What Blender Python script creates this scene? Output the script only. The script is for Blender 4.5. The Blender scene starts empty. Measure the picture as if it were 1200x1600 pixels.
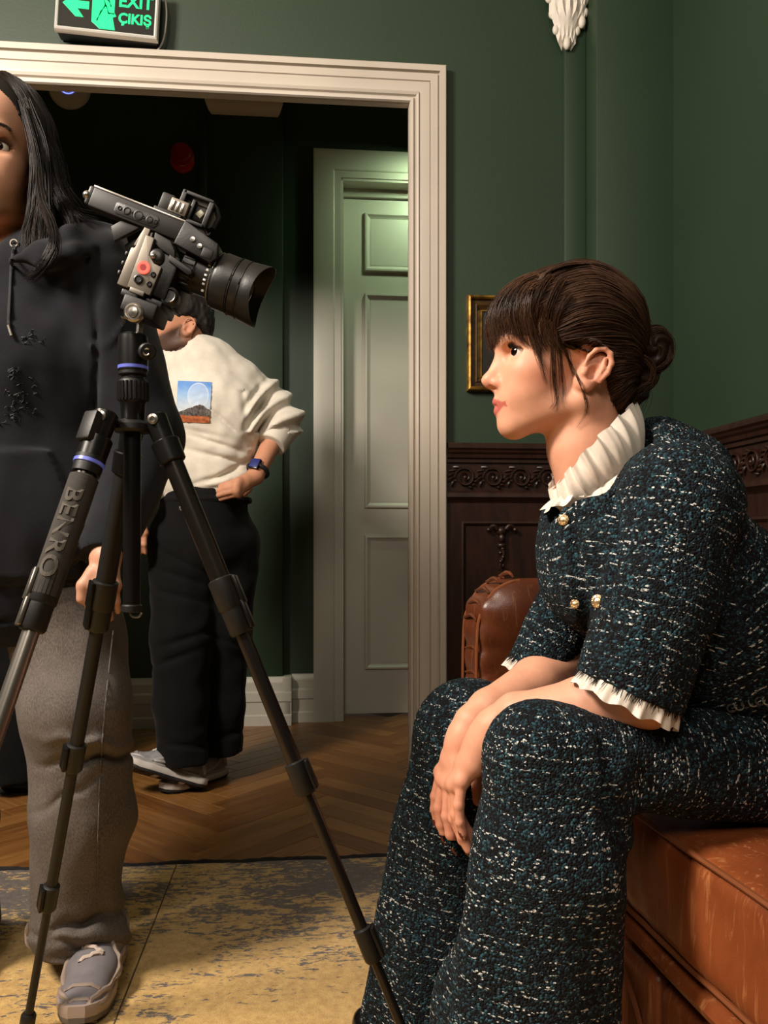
import bpy, bmesh, math, random
import numpy as np
from mathutils import Vector, Matrix, Euler

# ------------------------------------------------------------------ camera, world, lights, exposure
scene = bpy.context.scene
COL = scene.collection
F, CX, HY, CZ = 1300.0, 600.0, 841.0, 0.86          # focal length and principal point in photo pixels, eye height in m
TH = math.atan(F / 13690.0)                          # the room is turned 5.4 degrees against the view
ROOM = Matrix.Rotation(TH, 4, 'Z')

cam_d = bpy.data.cameras.new('camera'); cam = bpy.data.objects.new('camera', cam_d); COL.objects.link(cam)
cam_d.sensor_fit = 'AUTO'; cam_d.sensor_width = 36.0; cam_d.lens = F / 1600.0 * 36.0
cam_d.shift_y = (HY - 800.0) / 1600.0
cam_d.clip_start = 0.05
cam.location = (0, 0, CZ); cam.rotation_euler = (math.pi / 2, 0, 0)
scene.camera = cam

world = bpy.data.worlds.new('world'); scene.world = world; world.use_nodes = True
world.node_tree.nodes['Background'].inputs[0].default_value = (1.0, 0.86, 0.72, 1)
world.node_tree.nodes['Background'].inputs[1].default_value = 0.10

def area(name, loc, target, size, power, color, shape='SQUARE', spread=180):
    l = bpy.data.lights.new(name, 'AREA'); l.energy = power; l.color = color; l.size = size; l.shape = shape
    l.spread = math.radians(spread)
    o = bpy.data.objects.new(name, l); COL.objects.link(o)
    o.location = ROOM @ Vector(loc)
    d = (ROOM @ Vector(target)) - o.location
    o.rotation_euler = d.to_track_quat('-Z', 'Y').to_euler()
    return o
area('key_softbox', (-1.75, 0.50, 2.62), (0.20, 1.6, 0.9), 0.55, 135.0, (1.0, 0.885, 0.76))
area('room_lamp', (-0.55, -1.2, 2.80), (-0.1, 2.4, 0.9), 0.9, 36.0, (1.0, 0.885, 0.76))
area('hall_downlight', (0.62, 3.70, 2.60), (0.52, 4.02, 2.0), 0.08, 3.2, (0.72, 1.0, 0.62), spread=170)

scene.view_settings.view_transform = 'Standard'; scene.view_settings.look = 'None'
scene.view_settings.exposure = 0.0; scene.view_settings.gamma = 1.0
scene.view_settings.use_curve_mapping = False
try:
    scene.cycles.use_denoising = True
    scene.cycles.max_bounces = 6
except Exception: pass

# ------------------------------------------------------------------ helpers
def px(x, y, D):
    return Vector(((x - CX) / F * D, D, CZ + (HY - y) / F * D))
def rm(u, v, z=0.0):
    return ROOM @ Vector((u, v, z))
def lin(c):
    if isinstance(c, str):
        c = c.lstrip('#'); c = [int(c[i:i + 2], 16) / 255 for i in (0, 2, 4)]
        return tuple(x / 12.92 if x <= .04045 else ((x + .055) / 1.055) ** 2.4 for x in c)
    return tuple(c)
RNG = random.Random(7)

class NT:
    """tiny node-tree writer"""
    def __init__(s, name):
        s.m = bpy.data.materials.new(name); s.m.use_nodes = True
        s.t = s.m.node_tree; s.b = s.t.nodes['Principled BSDF']
    def n(s, typ, **kw):
        nd = s.t.nodes.new(typ)
        for k, v in kw.items():
            if k == 'ins':
                for a, b in v.items():
                    if isinstance(b, bpy.types.NodeSocket): s.t.links.new(b, nd.inputs[a])
                    else: nd.inputs[a].default_value = b
            else: setattr(nd, k, v)
        return nd
    def link(s, a, b): s.t.links.new(a, b)
    def coord(s, which='Object'): return s.n('ShaderNodeTexCoord').outputs[which]
    def attr(s, name): return s.n('ShaderNodeAttribute', attribute_name=name)
    def mapping(s, vec, scale=(1, 1, 1), rot=(0, 0, 0), loc=(0, 0, 0)):
        return s.n('ShaderNodeMapping', ins={'Vector': vec, 'Scale': scale, 'Rotation': rot, 'Location': loc}).outputs[0]
    def noise(s, vec, scale, detail=3, rough=.5, dist=0.0):
        return s.n('ShaderNodeTexNoise', ins={'Vector': vec, 'Scale': scale, 'Detail': detail, 'Roughness': rough, 'Distortion': dist}).outputs[0]
    def voro(s, vec, scale, out='Distance', feature='F1', rand=1.0):
        nd = s.n('ShaderNodeTexVoronoi', feature=feature, ins={'Vector': vec, 'Scale': scale, 'Randomness': rand}); return nd.outputs[out]
    def ramp(s, fac, stops, interp='LINEAR'):
        nd = s.n('ShaderNodeValToRGB', ins={'Fac': fac}); cr = nd.color_ramp; cr.interpolation = interp
        while len(cr.elements) < len(stops): cr.elements.new(.5)
        for e, (p, c) in zip(cr.elements, stops):
            e.position = p; e.color = (tuple(lin(c)) + (1,)) if not isinstance(c, (int, float)) else (c, c, c, 1)
        return nd.outputs[0]
    def mix(s, fac, a, b, blend='MIX'):
        nd = s.n('ShaderNodeMix', data_type='RGBA', blend_type=blend)
        for i, v in ((0, fac), (6, a), (7, b)):
            if isinstance(v, bpy.types.NodeSocket): s.t.links.new(v, nd.inputs[i])
            elif i == 0: nd.inputs[0].default_value = v
            else: nd.inputs[i].default_value = tuple(lin(v)) + (1,)
        return nd.outputs[2]
    def math(s, op, a, b=0.0, c=0.0):
        nd = s.n('ShaderNodeMath', operation=op)
        for i, v in enumerate((a, b, c)):
            if isinstance(v, bpy.types.NodeSocket): s.t.links.new(v, nd.inputs[i])
            else: nd.inputs[i].default_value = v
        return nd.outputs[0]
    def bump(s, h, strength=.3, dist=.002, normal=None):
        nd = s.n('ShaderNodeBump', ins={'Height': h, 'Strength': strength, 'Distance': dist})
        if normal is not None: s.link(normal, nd.inputs['Normal'])
        return nd.outputs[0]
    def set(s, **kw):
        names = dict(col='Base Color', rough='Roughness', metal='Metallic', normal='Normal', emit='Emission Color', estr='Emission Strength',
                     sss='Subsurface Weight', ssr='Subsurface Radius', sss_scale='Subsurface Scale', spec='Specular IOR Level',
                     coat='Coat Weight', coat_r='Coat Roughness', sheen='Sheen Weight', sheen_r='Sheen Roughness', trans='Transmission Weight', ior='IOR', alpha='Alpha', aniso='Anisotropic')
        for k, v in kw.items():
            i = s.b.inputs[names[k]]
            if isinstance(v, bpy.types.NodeSocket): s.link(v, i)
            elif k in ('col', 'emit'): i.default_value = tuple(lin(v)) + (1,)
            else: i.default_value = v
        return s

def simple(name, col, rough=.5, metal=0.0, var=0.12, vscale=8.0, bump=0.0, bscale=300.0, **kw):
    """one colour with a little natural variation and fine relief"""
    t = NT(name); co = t.coord()
    c = lin(col)
    nz = t.noise(co, vscale, 4)
    dark = tuple(x * (1 - var) for x in c); lite = tuple(min(1, x * (1 + var)) for x in c)
    t.set(col=t.ramp(nz, [(.3, dark), (.7, lite)]), rough=rough, metal=metal, **kw)
    if bump: t.set(normal=t.bump(t.noise(co, bscale, 2), bump, .001))
    return t.m

def emat(name, col, strength):
    t = NT(name); t.set(col=(0.01, 0.01, 0.01), emit=col, estr=strength, rough=.4); return t.m

def empty(name, loc, label=None, cat=None, group=None, kind=None, rz=0.0):
    o = bpy.data.objects.new(name, None); COL.objects.link(o); o.location = loc; o.rotation_euler = (0, 0, rz)
    o.empty_display_size = .05
    return tag(o, label, cat, group, kind)
def tag(o, label=None, cat=None, group=None, kind=None):
    if label: o['label'] = label
    if cat: o['category'] = cat
    if group: o['group'] = group
    if kind: o['kind'] = kind
    return o
def wmat(o):
    m = o.matrix_basis.copy()
    return (wmat(o.parent) @ m) if o.parent else m

CREATED = []
def link_mesh(name, me, mat, parent=None, room=False, origin=None):
    """me holds world coordinates (room coordinates if room): moves it into the object's own space"""
    o = bpy.data.objects.new(name, me); COL.objects.link(o); CREATED.append(o)
    mats = mat if isinstance(mat, (list, tuple)) else [mat]
    if not me.materials:
        for m in mats: me.materials.append(m)
    if room: me.transform(ROOM)
    if parent is not None:
        o.parent = parent; P = wmat(parent)
        if origin is None:
            me.transform(P.inverted())
        else:
            o.location = P.inverted() @ Vector(origin); me.transform((P @ Matrix.Translation(o.location)).inverted())
    else:
        n = len(me.vertices); co = np.empty(n * 3, np.float32); me.vertices.foreach_get('co', co); co = co.reshape(-1, 3)
        lo, hi = co.min(0), co.max(0)
        b = Vector(((lo[0] + hi[0]) / 2, (lo[1] + hi[1]) / 2, lo[2])) if origin is None else Vector(origin)
        if room:
            o.matrix_basis = Matrix.Translation(b) @ ROOM
        else: o.location = b
        me.transform(o.matrix_basis.inverted())
    return o

def basis(d, up=Vector((0, 0, 1))):
    d = Vector(d).normalized()
    if abs(d.dot(up)) > .98: up = Vector((0, 1, 0))
    x = d.cross(up).normalized(); y = x.cross(d).normalized()
    return x, y, d

class MB:
    def __init__(s): s.bm = bmesh.new()
    def _add(s, vs, fs):
        v = [s.bm.verts.new(p) for p in vs]
        for f in fs:
            try: s.bm.faces.new([v[i] for i in f])
            except ValueError: pass
        return v
    def box(s, lo, hi, bev=0.0, M=None, seg=2):
        lo, hi = Vector(lo), Vector(hi); t = bmesh.new()
        bmesh.ops.create_cube(t, size=1)
        for v in t.verts: v.co = Vector([(lo[i] + hi[i]) / 2 + v.co[i] * (hi[i] - lo[i]) for i in range(3)])
        if bev > 0: bmesh.ops.bevel(t, geom=t.edges[:], offset=bev, segments=seg, affect='EDGES', profile=.5)
        s._merge(t, M); return s
    def _merge(s, t, M=None):
        if M is not None: bmesh.ops.transform(t, matrix=M, verts=t.verts)
        t.verts.ensure_lookup_table(); t.verts.index_update()
        s._add([v.co.copy() for v in t.verts], [[v.index for v in f.verts] for f in t.faces]); t.free()
    def cyl(s, p0, p1, r0, r1=None, seg=20, bev=0.0, cap=True):
        r1 = r0 if r1 is None else r1; p0, p1 = Vector(p0), Vector(p1); L = (p1 - p0).length
        if bev > 0: prof = [(r0 - bev, 0), (r0, bev), (r1, L - bev), (r1 - bev, L)]
        else: prof = [(r0, 0), (r1, L)]
        return s.lathe(prof, p0, p1 - p0, seg, cap)
    def lathe(s, prof, p0, axis, seg=24, cap=True):
        x, y, d = basis(axis); p0 = Vector(p0); vs = []
        for r, h in prof:
            for k in range(seg):
                a = 2 * math.pi * k / seg; vs.append(p0 + d * h + (x * math.cos(a) + y * math.sin(a)) * r)
        fs = []
        for i in range(len(prof) - 1):
            for k in range(seg):
                a, b = i * seg + k, i * seg + (k + 1) % seg; fs.append((a, b, b + seg, a + seg))
        if cap: fs.append(tuple(range(seg - 1, -1, -1))); n = (len(prof) - 1) * seg; fs.append(tuple(range(n, n + seg)))
        s._add(vs, fs); return s
    def tube(s, pts, r, seg=8, cap=True, closed=False):
        pts = [Vector(p) for p in pts]; n = len(pts); rs = r if isinstance(r, (list, tuple)) else [r] * n
        vs, fs = [], []; x = None
        for i, p in enumerate(pts):
            a = pts[(i - 1) % n] if (i or closed) else p; b = pts[(i + 1) % n] if (i < n - 1 or closed) else p
            d = (b - a).normalized()
            if x is None: x, y, _ = basis(d)
            else:
                x = (x - d * x.dot(d))
                if x.length < 1e-6: x, y, _ = basis(d)
                x.normalize(); y = d.cross(x)
            for k in range(seg):
                t = 2 * math.pi * k / seg; vs.append(p + (x * math.cos(t) + y * math.sin(t)) * rs[i])
        m = n if closed else n - 1
        for i in range(m):
            for k in range(seg):
                a, b = i * seg + k, i * seg + (k + 1) % seg; j = ((i + 1) % n) * seg
                fs.append((a, b, j + (k + 1) % seg, j + k))
        if cap and not closed: fs.append(tuple(range(seg - 1, -1, -1))); q = (n - 1) * seg; fs.append(tuple(range(q, q + seg)))
        s._add(vs, fs); return s
    def prism(s, poly, z0, z1, M=None, bev=0.0):
        """poly: list of (x,y); extruded z0..z1, then M"""
        t = bmesh.new(); n = len(poly)
        a = [t.verts.new((p[0], p[1], z0)) for p in poly]; b = [t.verts.new((p[0], p[1], z1)) for p in poly]
        t.faces.new(a[::-1]); t.faces.new(b)
        for i in range(n): t.faces.new((a[i], a[(i + 1) % n], b[(i + 1) % n], b[i]))
        bmesh.ops.recalc_face_normals(t, faces=t.faces[:])
        if bev > 0: bmesh.ops.bevel(t, geom=t.edges[:], offset=bev, segments=2, affect='EDGES', profile=.5)
        s._merge(t, M); return s
    def ball(s, c, r, M=None, u=16, v=10):
        t = bmesh.new(); bmesh.ops.create_uvsphere(t, u_segments=u, v_segments=v, radius=1)
        rr = r if isinstance(r, (tuple, list)) else (r, r, r)
        for q in t.verts: q.co = Vector((q.co[0] * rr[0], q.co[1] * rr[1], q.co[2] * rr[2]))
        if M is not None: bmesh.ops.transform(t, matrix=M, verts=t.verts)
        for q in t.verts: q.co += Vector(c)
        s._merge(t); return s
    def grid(s, P, closed_u=False):
        """P: rows of points"""
        n, m = len(P), len(P[0]); vs = [Vector(p) for row in P for p in row]; fs = []
        for i in range(n - 1):
            for j in range(m if closed_u else m - 1):
                k = (j + 1) % m; fs.append((i * m + j, i * m + k, (i + 1) * m + k, (i + 1) * m + j))
        s._add(vs, fs); return s
    def mesh(s, name, sharp=35, recalc=True):
        if recalc: bmesh.ops.recalc_face_normals(s.bm, faces=s.bm.faces[:])
        me = bpy.data.meshes.new(name); s.bm.to_mesh(me); s.bm.free()
        me.polygons.foreach_set('use_smooth', [True] * len(me.polygons))
        me.set_sharp_from_angle(angle=math.radians(sharp)); return me
    def build(s, name, mat, parent=None, room=False, sharp=35, origin=None, recalc=True):
        return link_mesh(name, s.mesh(name, sharp, recalc), mat, parent, room, origin)

def text_mesh(body, size, depth, M, bold=0.0):
    cu = bpy.data.curves.new('lettering', 'FONT'); cu.body = body; cu.size = size; cu.extrude = depth; cu.align_x = 'CENTER'; cu.align_y = 'CENTER'
    cu.offset = bold; cu.resolution_u = 3
    o = bpy.data.objects.new('lettering', cu); COL.objects.link(o)
    dg = bpy.context.evaluated_depsgraph_get(); dg.update()
    me = bpy.data.meshes.new_from_object(o.evaluated_get(dg)); bpy.data.objects.remove(o); bpy.data.curves.remove(cu)
    me.materials.clear(); me.transform(M); return me

def mesh_from(V, Q, name):
    me = bpy.data.meshes.new(name); n = len(Q); k = Q.shape[1]
    me.vertices.add(len(V)); me.vertices.foreach_set('co', np.asarray(V, np.float32).ravel())
    me.loops.add(n * k); me.loops.foreach_set('vertex_index', np.asarray(Q, np.int32).ravel())
    me.polygons.add(n); me.polygons.foreach_set('loop_start', np.arange(n, dtype=np.int32) * k)
    me.polygons.foreach_set('use_smooth', np.ones(n, bool))
    me.update(calc_edges=True); return me
def set_attr(me, name, arr):
    arr = np.asarray(arr, np.float32)
    a = me.attributes.new(name, 'FLOAT' if arr.ndim == 1 else 'FLOAT_VECTOR', 'POINT')
    a.data.foreach_set('value' if arr.ndim == 1 else 'vector', arr.ravel())

# ---- value noise on arrays
_LAT = np.random.RandomState(3).rand(64, 64, 64).astype(np.float32) * 2 - 1
def vnoise(X, Y, Z):
    X, Y, Z = np.broadcast_arrays(X, Y, Z)
    xi, yi, zi = np.floor(X).astype(np.int32), np.floor(Y).astype(np.int32), np.floor(Z).astype(np.int32)
    fx, fy, fz = X - xi, Y - yi, Z - zi
    fx, fy, fz = (f * f * (3 - 2 * f) for f in (fx, fy, fz))
    def L(a, b, c): return _LAT[(xi + a) & 63, (yi + b) & 63, (zi + c) & 63]
    x00 = L(0, 0, 0) * (1 - fx) + L(1, 0, 0) * fx; x10 = L(0, 1, 0) * (1 - fx) + L(1, 1, 0) * fx
    x01 = L(0, 0, 1) * (1 - fx) + L(1, 0, 1) * fx; x11 = L(0, 1, 1) * (1 - fx) + L(1, 1, 1) * fx
    return (x00 * (1 - fy) + x10 * fy) * (1 - fz) + (x01 * (1 - fy) + x11 * fy) * fz

# ---- signed-distance modelling: smooth unions on a grid, surfaced with surface nets
class SDF:
    def __init__(s, lo, hi, h):
        s.lo = np.array(lo, float); s.h = h
        n = np.ceil((np.array(hi, float) - s.lo) / h).astype(int) + 1
        s.ax = [(s.lo[i] + np.arange(n[i]) * h).astype(np.float32) for i in range(3)]
        s.f = np.full(tuple(n), 0.5, np.float32)
    def win(s, lo, hi):
        sl = []
        for i in range(3):
            a = max(0, int((lo[i] - s.lo[i]) / s.h)); b = min(len(s.ax[i]), int((hi[i] - s.lo[i]) / s.h) + 2); sl.append(slice(a, max(a, b)))
        return tuple(sl), s.ax[0][sl[0]][:, None, None], s.ax[1][sl[1]][None, :, None], s.ax[2][sl[2]][None, None, :]
    def comb(s, sl, d, k, op):
        a = s.f[sl]
        if a.size == 0: return s
        if op == 'sub': a, d = -a, d
        if k > 0:
            g = np.maximum(k - np.abs(a - d), 0); r = np.minimum(a, d) - g * g / (4 * k)
        else: r = np.minimum(a, d)
        if op == 'sub': r = -r
        s.f[sl] = r; return s
    def add(s, fn, lo, hi, k=0.01, op='add'):
        m = k + 4 * s.h
        sl, X, Y, Z = s.win([l - m for l in lo], [x + m for x in hi])
        if min(q.stop - q.start for q in sl) <= 0: return s
        return s.comb(sl, fn(X, Y, Z).astype(np.float32), k, op)
    def ball(s, c, r, k=.01, op='add'):
        c = Vector(c)
        return s.add(lambda X, Y, Z: np.sqrt((X - c[0]) ** 2 + (Y - c[1]) ** 2 + (Z - c[2]) ** 2) - r, [x - r for x in c], [x + r for x in c], k, op)
    def ell(s, c, r, R=None, k=.01, op='add'):
        """ellipsoid, R: columns are its axes"""
        c = Vector(c); R = Matrix.Identity(3) if R is None else R; A = np.array(R); m = max(r)
        def fn(X, Y, Z):
            x, y, z = X - c[0], Y - c[1], Z - c[2]
            q = [(x * A[0][i] + y * A[1][i] + z * A[2][i]) for i in range(3)]
            k0 = np.sqrt(sum((q[i] / r[i]) ** 2 for i in range(3))) + 1e-6; k1 = np.sqrt(sum((q[i] / r[i] ** 2) ** 2 for i in range(3))) + 1e-6
            return k0 * (k0 - 1) / k1
        return s.add(fn, [x - m for x in c], [x + m for x in c], k, op)
    def cone(s, a, b, ra, rb, k=.01, flat=None, op='add', cut=None):
        """round cone; flat=(axis, factor) squeezes its section along axis"""
        a, b = Vector(a), Vector(b); ba = b - a; L2 = max(ba.dot(ba), 1e-9); m = max(ra, rb)
        if flat: n = Vector(flat[0]).normalized(); n = (n - ba * (n.dot(ba) / L2)).normalized(); fl = 1 / flat[1]; m = m * max(1, flat[1])
        def fn(X, Y, Z):
            x, y, z = X - a[0], Y - a[1], Z - a[2]
            t = np.clip((x * ba[0] + y * ba[1] + z * ba[2]) / L2, 0, 1)
            x, y, z = x - t * ba[0], y - t * ba[1], z - t * ba[2]
            if flat:
                q = (x * n[0] + y * n[1] + z * n[2]) * (fl - 1); x, y, z = x + q * n[0], y + q * n[1], z + q * n[2]
            r = np.sqrt(x * x + y * y + z * z) - (ra + (rb - ra) * t)
            if cut: r = np.maximum(r, (X - cut[0][0]) * cut[1][0] + (Y - cut[0][1]) * cut[1][1] + (Z - cut[0][2]) * cut[1][2])
            return r
        return s.add(fn, [min(a[i], b[i]) - m for i in range(3)], [max(a[i], b[i]) + m for i in range(3)], k, op)
    def chain(s, pts, rs, k=.01, flat=None, op='add'):
        for i in range(len(pts) - 1): s.cone(pts[i], pts[i + 1], rs[i], rs[i + 1], k, flat, op)
        return s
    def box(s, c, half, R=None, r=.005, k=.005, op='add'):
        c = Vector(c); A = np.array(Matrix.Identity(3) if R is None else R); m = math.sqrt(sum(x * x for x in half)) + r
        def fn(X, Y, Z):
            x, y, z = X - c[0], Y - c[1], Z - c[2]
            q = [np.abs(x * A[0][i] + y * A[1][i] + z * A[2][i]) - half[i] + r for i in range(3)]
            return np.sqrt(sum(np.maximum(v, 0) ** 2 for v in q)) + np.minimum(np.maximum(np.maximum(q[0], q[1]), q[2]), 0) - r
        return s.add(fn, [x - m for x in c], [x + m for x in c], k, op)
    def at(s, P):
        P = np.atleast_2d(np.asarray(P, float)); i = [np.clip(np.rint((P[:, k] - s.lo[k]) / s.h).astype(int), 0, s.f.shape[k] - 1) for k in range(3)]
        return s.f[i[0], i[1], i[2]]
    def hit(s, a, d, L, n=600):
        """first point inside along a + t d"""
        a, d = np.array(a), np.array(d); t = np.linspace(0, L, n); P = a + t[:, None] * d; q = s.at(P) < 0
        return Vector(P[np.argmax(q)]) if q.any() else None
    def pix(s, x, y, d0=.8, d1=2.6):
        a, b = px(x, y, d0), px(x, y, d1); return s.hit(a, (b - a).normalized(), (b - a).length, 1500)
    def warp(s, fn, lo=None, hi=None, band=0.03):
        """adds fn(X,Y,Z) (metres, positive = outward) near the surface"""
        idx = np.nonzero(np.abs(s.f) < band)
        P = [s.ax[i][idx[i]] for i in range(3)]
        s.f[idx] -= fn(*P).astype(np.float32); return s
    def cut(s, fn):
        """keeps fn<0"""
        X, Y, Z = s.ax[0][:, None, None], s.ax[1][None, :, None], s.ax[2][None, None, :]
        s.f = np.maximum(s.f, fn(X, Y, Z).astype(np.float32)); return s
    def surf(s):
        f = s.f; f[0] = f[-1] = 1; f[:, 0] = f[:, -1] = 1; f[:, :, 0] = f[:, :, -1] = 1
        g = f < 0; n = np.array(f.shape)
        c = np.zeros(n - 1, np.int8)
        for i in (0, 1):
            for j in (0, 1):
                for k in (0, 1): c += g[i:n[0] - 1 + i, j:n[1] - 1 + j, k:n[2] - 1 + k]
        act = np.argwhere((c > 0) & (c < 8)); N = len(act)
        imap = np.full(n - 1, -1, np.int32); imap[act[:, 0], act[:, 1], act[:, 2]] = np.arange(N)
        acc = np.zeros((N, 3)); cnt = np.zeros(N)
        cor = [(i, j, k) for i in (0, 1) for j in (0, 1) for k in (0, 1)]
        val = {q: f[act[:, 0] + q[0], act[:, 1] + q[1], act[:, 2] + q[2]] for q in cor}
        for q in cor:
            for d in range(3):
                if q[d] == 0:
                    r = list(q); r[d] = 1; a, b = val[q], val[tuple(r)]; mk = (a < 0) != (b < 0)
                    t = np.where(mk, a / np.where(mk, a - b, 1), 0)
                    p = np.tile(np.array(q, float), (N, 1)); p[:, d] = t
                    acc[mk] += p[mk]; cnt[mk] += 1
        V = s.lo + (act + acc / cnt[:, None]) * s.h
        quads = []
        for d in range(3):
            e1, e2 = [(1, 2), (2, 0), (0, 1)][d]
            sl0 = [slice(1, -1)] * 3; sl0[d] = slice(0, -1); sl1 = list(sl0); sl1[d] = slice(1, None)
            A, B = g[tuple(sl0)], g[tuple(sl1)]; off = np.ones(3, int); off[d] = 0
            for mk, flip in ((A & ~B, False), (~A & B, True)):
                I = np.argwhere(mk) + off
                if len(I) == 0: continue
                def cell(o1, o2):
                    J = I.copy(); J[:, e1] += o1; J[:, e2] += o2; return imap[J[:, 0], J[:, 1], J[:, 2]]
                q = np.stack([cell(-1, -1), cell(0, -1), cell(0, 0), cell(-1, 0)], 1)
                quads.append(q[:, ::-1] if flip else q)
        Q = np.concatenate(quads)
        return V, Q
def smooth_mesh(V, Q, it=2, lam=.5):
    e = np.concatenate([Q[:, [i, (i + 1) % 4]] for i in range(4)])
    for _ in range(it):
        acc = np.zeros_like(V); cnt = np.zeros(len(V))
        for a, b in ((0, 1), (1, 0)):
            np.add.at(acc, e[:, a], V[e[:, b]]); np.add.at(cnt, e[:, a], 1)
        V = V + lam * (acc / np.maximum(cnt, 1)[:, None] - V)
    return V
def join_vq(parts):
    V, Q, o = [], [], 0
    for v, q in parts: V.append(v); Q.append(q + o); o += len(v)
    return np.concatenate(V), np.concatenate(Q)
def RX(a): return Matrix.Rotation(math.radians(a), 3, 'X')
def RY(a): return Matrix.Rotation(math.radians(a), 3, 'Y')
def RZ(a): return Matrix.Rotation(math.radians(a), 3, 'Z')
def frame(fwd, up=(0, 0, 1)):
    """3x3 whose columns are forward, left, up"""
    f = Vector(fwd).normalized(); l = Vector(up).cross(f).normalized(); u = f.cross(l)
    return Matrix((f, l, u)).transposed()
def spline(pts, n):
    """Catmull-Rom through pts"""
    P = np.array([list(p) for p in pts], float); P = np.vstack([2 * P[0] - P[1], P, 2 * P[-1] - P[-2]]); m = len(P) - 3
    out = []
    for t in np.linspace(0, m - 1e-6, n):
        i = int(t); u = t - i; a, b, c, d = P[i:i + 4]
        out.append(.5 * (2 * b + (c - a) * u + (2 * a - 5 * b + 4 * c - d) * u * u + (3 * b - a - 3 * c + d) * u ** 3))
    return np.array(out)
# ------------------------------------------------------------------ materials of the setting
def paint(name, col, rough, bump=.12, bs=140):
    t = NT(name); co = t.coord(); c = lin(col)
    n = t.noise(co, 2.2, 4); t.set(col=t.ramp(n, [(.3, tuple(x * .9 for x in c)), (.7, tuple(x * 1.08 for x in c))]), rough=rough)
    t.set(normal=t.bump(t.noise(co, bs, 3), bump, .002)); return t.m
M_GREEN = paint('green_wall_paint', '#203321', .55)
M_CREAM = paint('cream_gloss_paint', '#b8aea1', .38, .05, 60)
M_DOOR = paint('grey_white_door_paint', '#b9b5a8', .35, .05, 60)
M_CEIL = paint('ceiling_paint', '#cfc8ba', .8)
M_PLASTER = paint('white_plaster', '#d8d0c4', .6, .4, 90)
def wood(name, c0, c1, rough, axis=(1, 8, 8), scale=6, coat=0.0):
    t = NT(name); co = t.mapping(t.coord(), scale=axis)
    g = t.noise(co, scale, 5, .6, .6); g2 = t.noise(co, scale * 9, 2)
    t.set(col=t.mix(t.ramp(g, [(.3, 0.0), (.72, 1.0)]), c0, c1), rough=rough, coat=coat, coat_r=.25, normal=t.bump(g2, .12, .001)); return t.m
M_WOOD = wood('dark_carved_wood', '#1c0f0a', '#351d13', .38, (6, 6, 1.2), 5)
def parquet_mat():
    t = NT('parquet_oak'); uv = t.mapping(t.coord(), scale=(2.2, 26, 26)); inf = t.n('ShaderNodeObjectInfo')
    va = t.n('ShaderNodeVectorMath', operation='ADD', ins={0: uv, 1: t.n('ShaderNodeCombineXYZ', ins={0: t.math('MULTIPLY', inf.outputs['Random'], 40.), 1: t.math('MULTIPLY', inf.outputs['Random'], 17.)}).outputs[0]}).outputs[0]
    g = t.noise(va, 2.2, 5, .62, .7); f = t.noise(va, 16, 2)
    base = t.mix(t.ramp(g, [(.28, 0.), (.75, 1.)]), '#734b23', '#9d703d')
    tone = t.ramp(inf.outputs['Random'], [(0, '#c6b7a6'), (1, '#ffffff')])
    t.set(col=t.mix(1.0, base, tone, 'MULTIPLY'), rough=.42, normal=t.bump(f, .10, .001), coat=.15, coat_r=.3); return t.m
M_PARQ = parquet_mat()
M_FLOOR = simple('dark_floor_joints', '#3a2412', .7)
def rug_mat():
    t = NT('distressed_rug'); co = t.coord()
    sep = t.n('ShaderNodeSeparateXYZ', ins={0: co}); X, Y = sep.outputs[0], sep.outputs[1]
    big = t.noise(t.mapping(co, scale=(1.0, 1.5, 1)), 2.6, 2, .5, .4)
    mid = t.noise(t.mapping(co, scale=(1.0, 2.6, 1)), 13, 4, .62, 1.6)
    fine = t.noise(t.mapping(co, scale=(1.0, 3.0, 1)), 46, 3, .6, 1.2)
    # a border band near the far edge of the rug, a worn field inside
    dist = t.math('SUBTRACT', 1.708, Y)                         # from the far edge
    band = t.ramp(t.math('MULTIPLY', dist, 2.2), [(0.0, .47), (.05, .43), (.42, .46), (.55, .395), (.85, .385), (1.0, .345)])
    v = t.math('ADD', t.math('ADD', t.math('MULTIPLY', big, .36), t.math('MULTIPLY', mid, .46)), t.math('MULTIPLY', fine, .38))
    v = t.math('SUBTRACT', t.math('ADD', v, band), .02)
    mask = t.ramp(v, [(.985, 0.0), (1.0, 1.0)])
    yel = t.ramp(t.noise(co, 60, 3, .7), [(.3, '#b48c4a'), (.7, '#d8b26b')])
    gry = t.ramp(t.noise(co, 70, 3, .7), [(.3, '#453c37'), (.7, '#6b5f56')])
    c = t.mix(mask, yel, gry)
    speck = t.ramp(t.noise(co, 220, 2, .7), [(.62, 0.0), (.70, .55)])
    c = t.mix(speck, c, '#54432a')
    h = t.math('ADD', t.noise(co, 420, 2), t.math('MULTIPLY', mask, -.8))
    t.set(col=c, rough=.95, sheen=.2, normal=t.bump(h, .6, .003)); return t.m
M_RUG = rug_mat()
M_BIND = simple('rug_binding', '#1d1a1c', .95, bump=.5)

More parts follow.
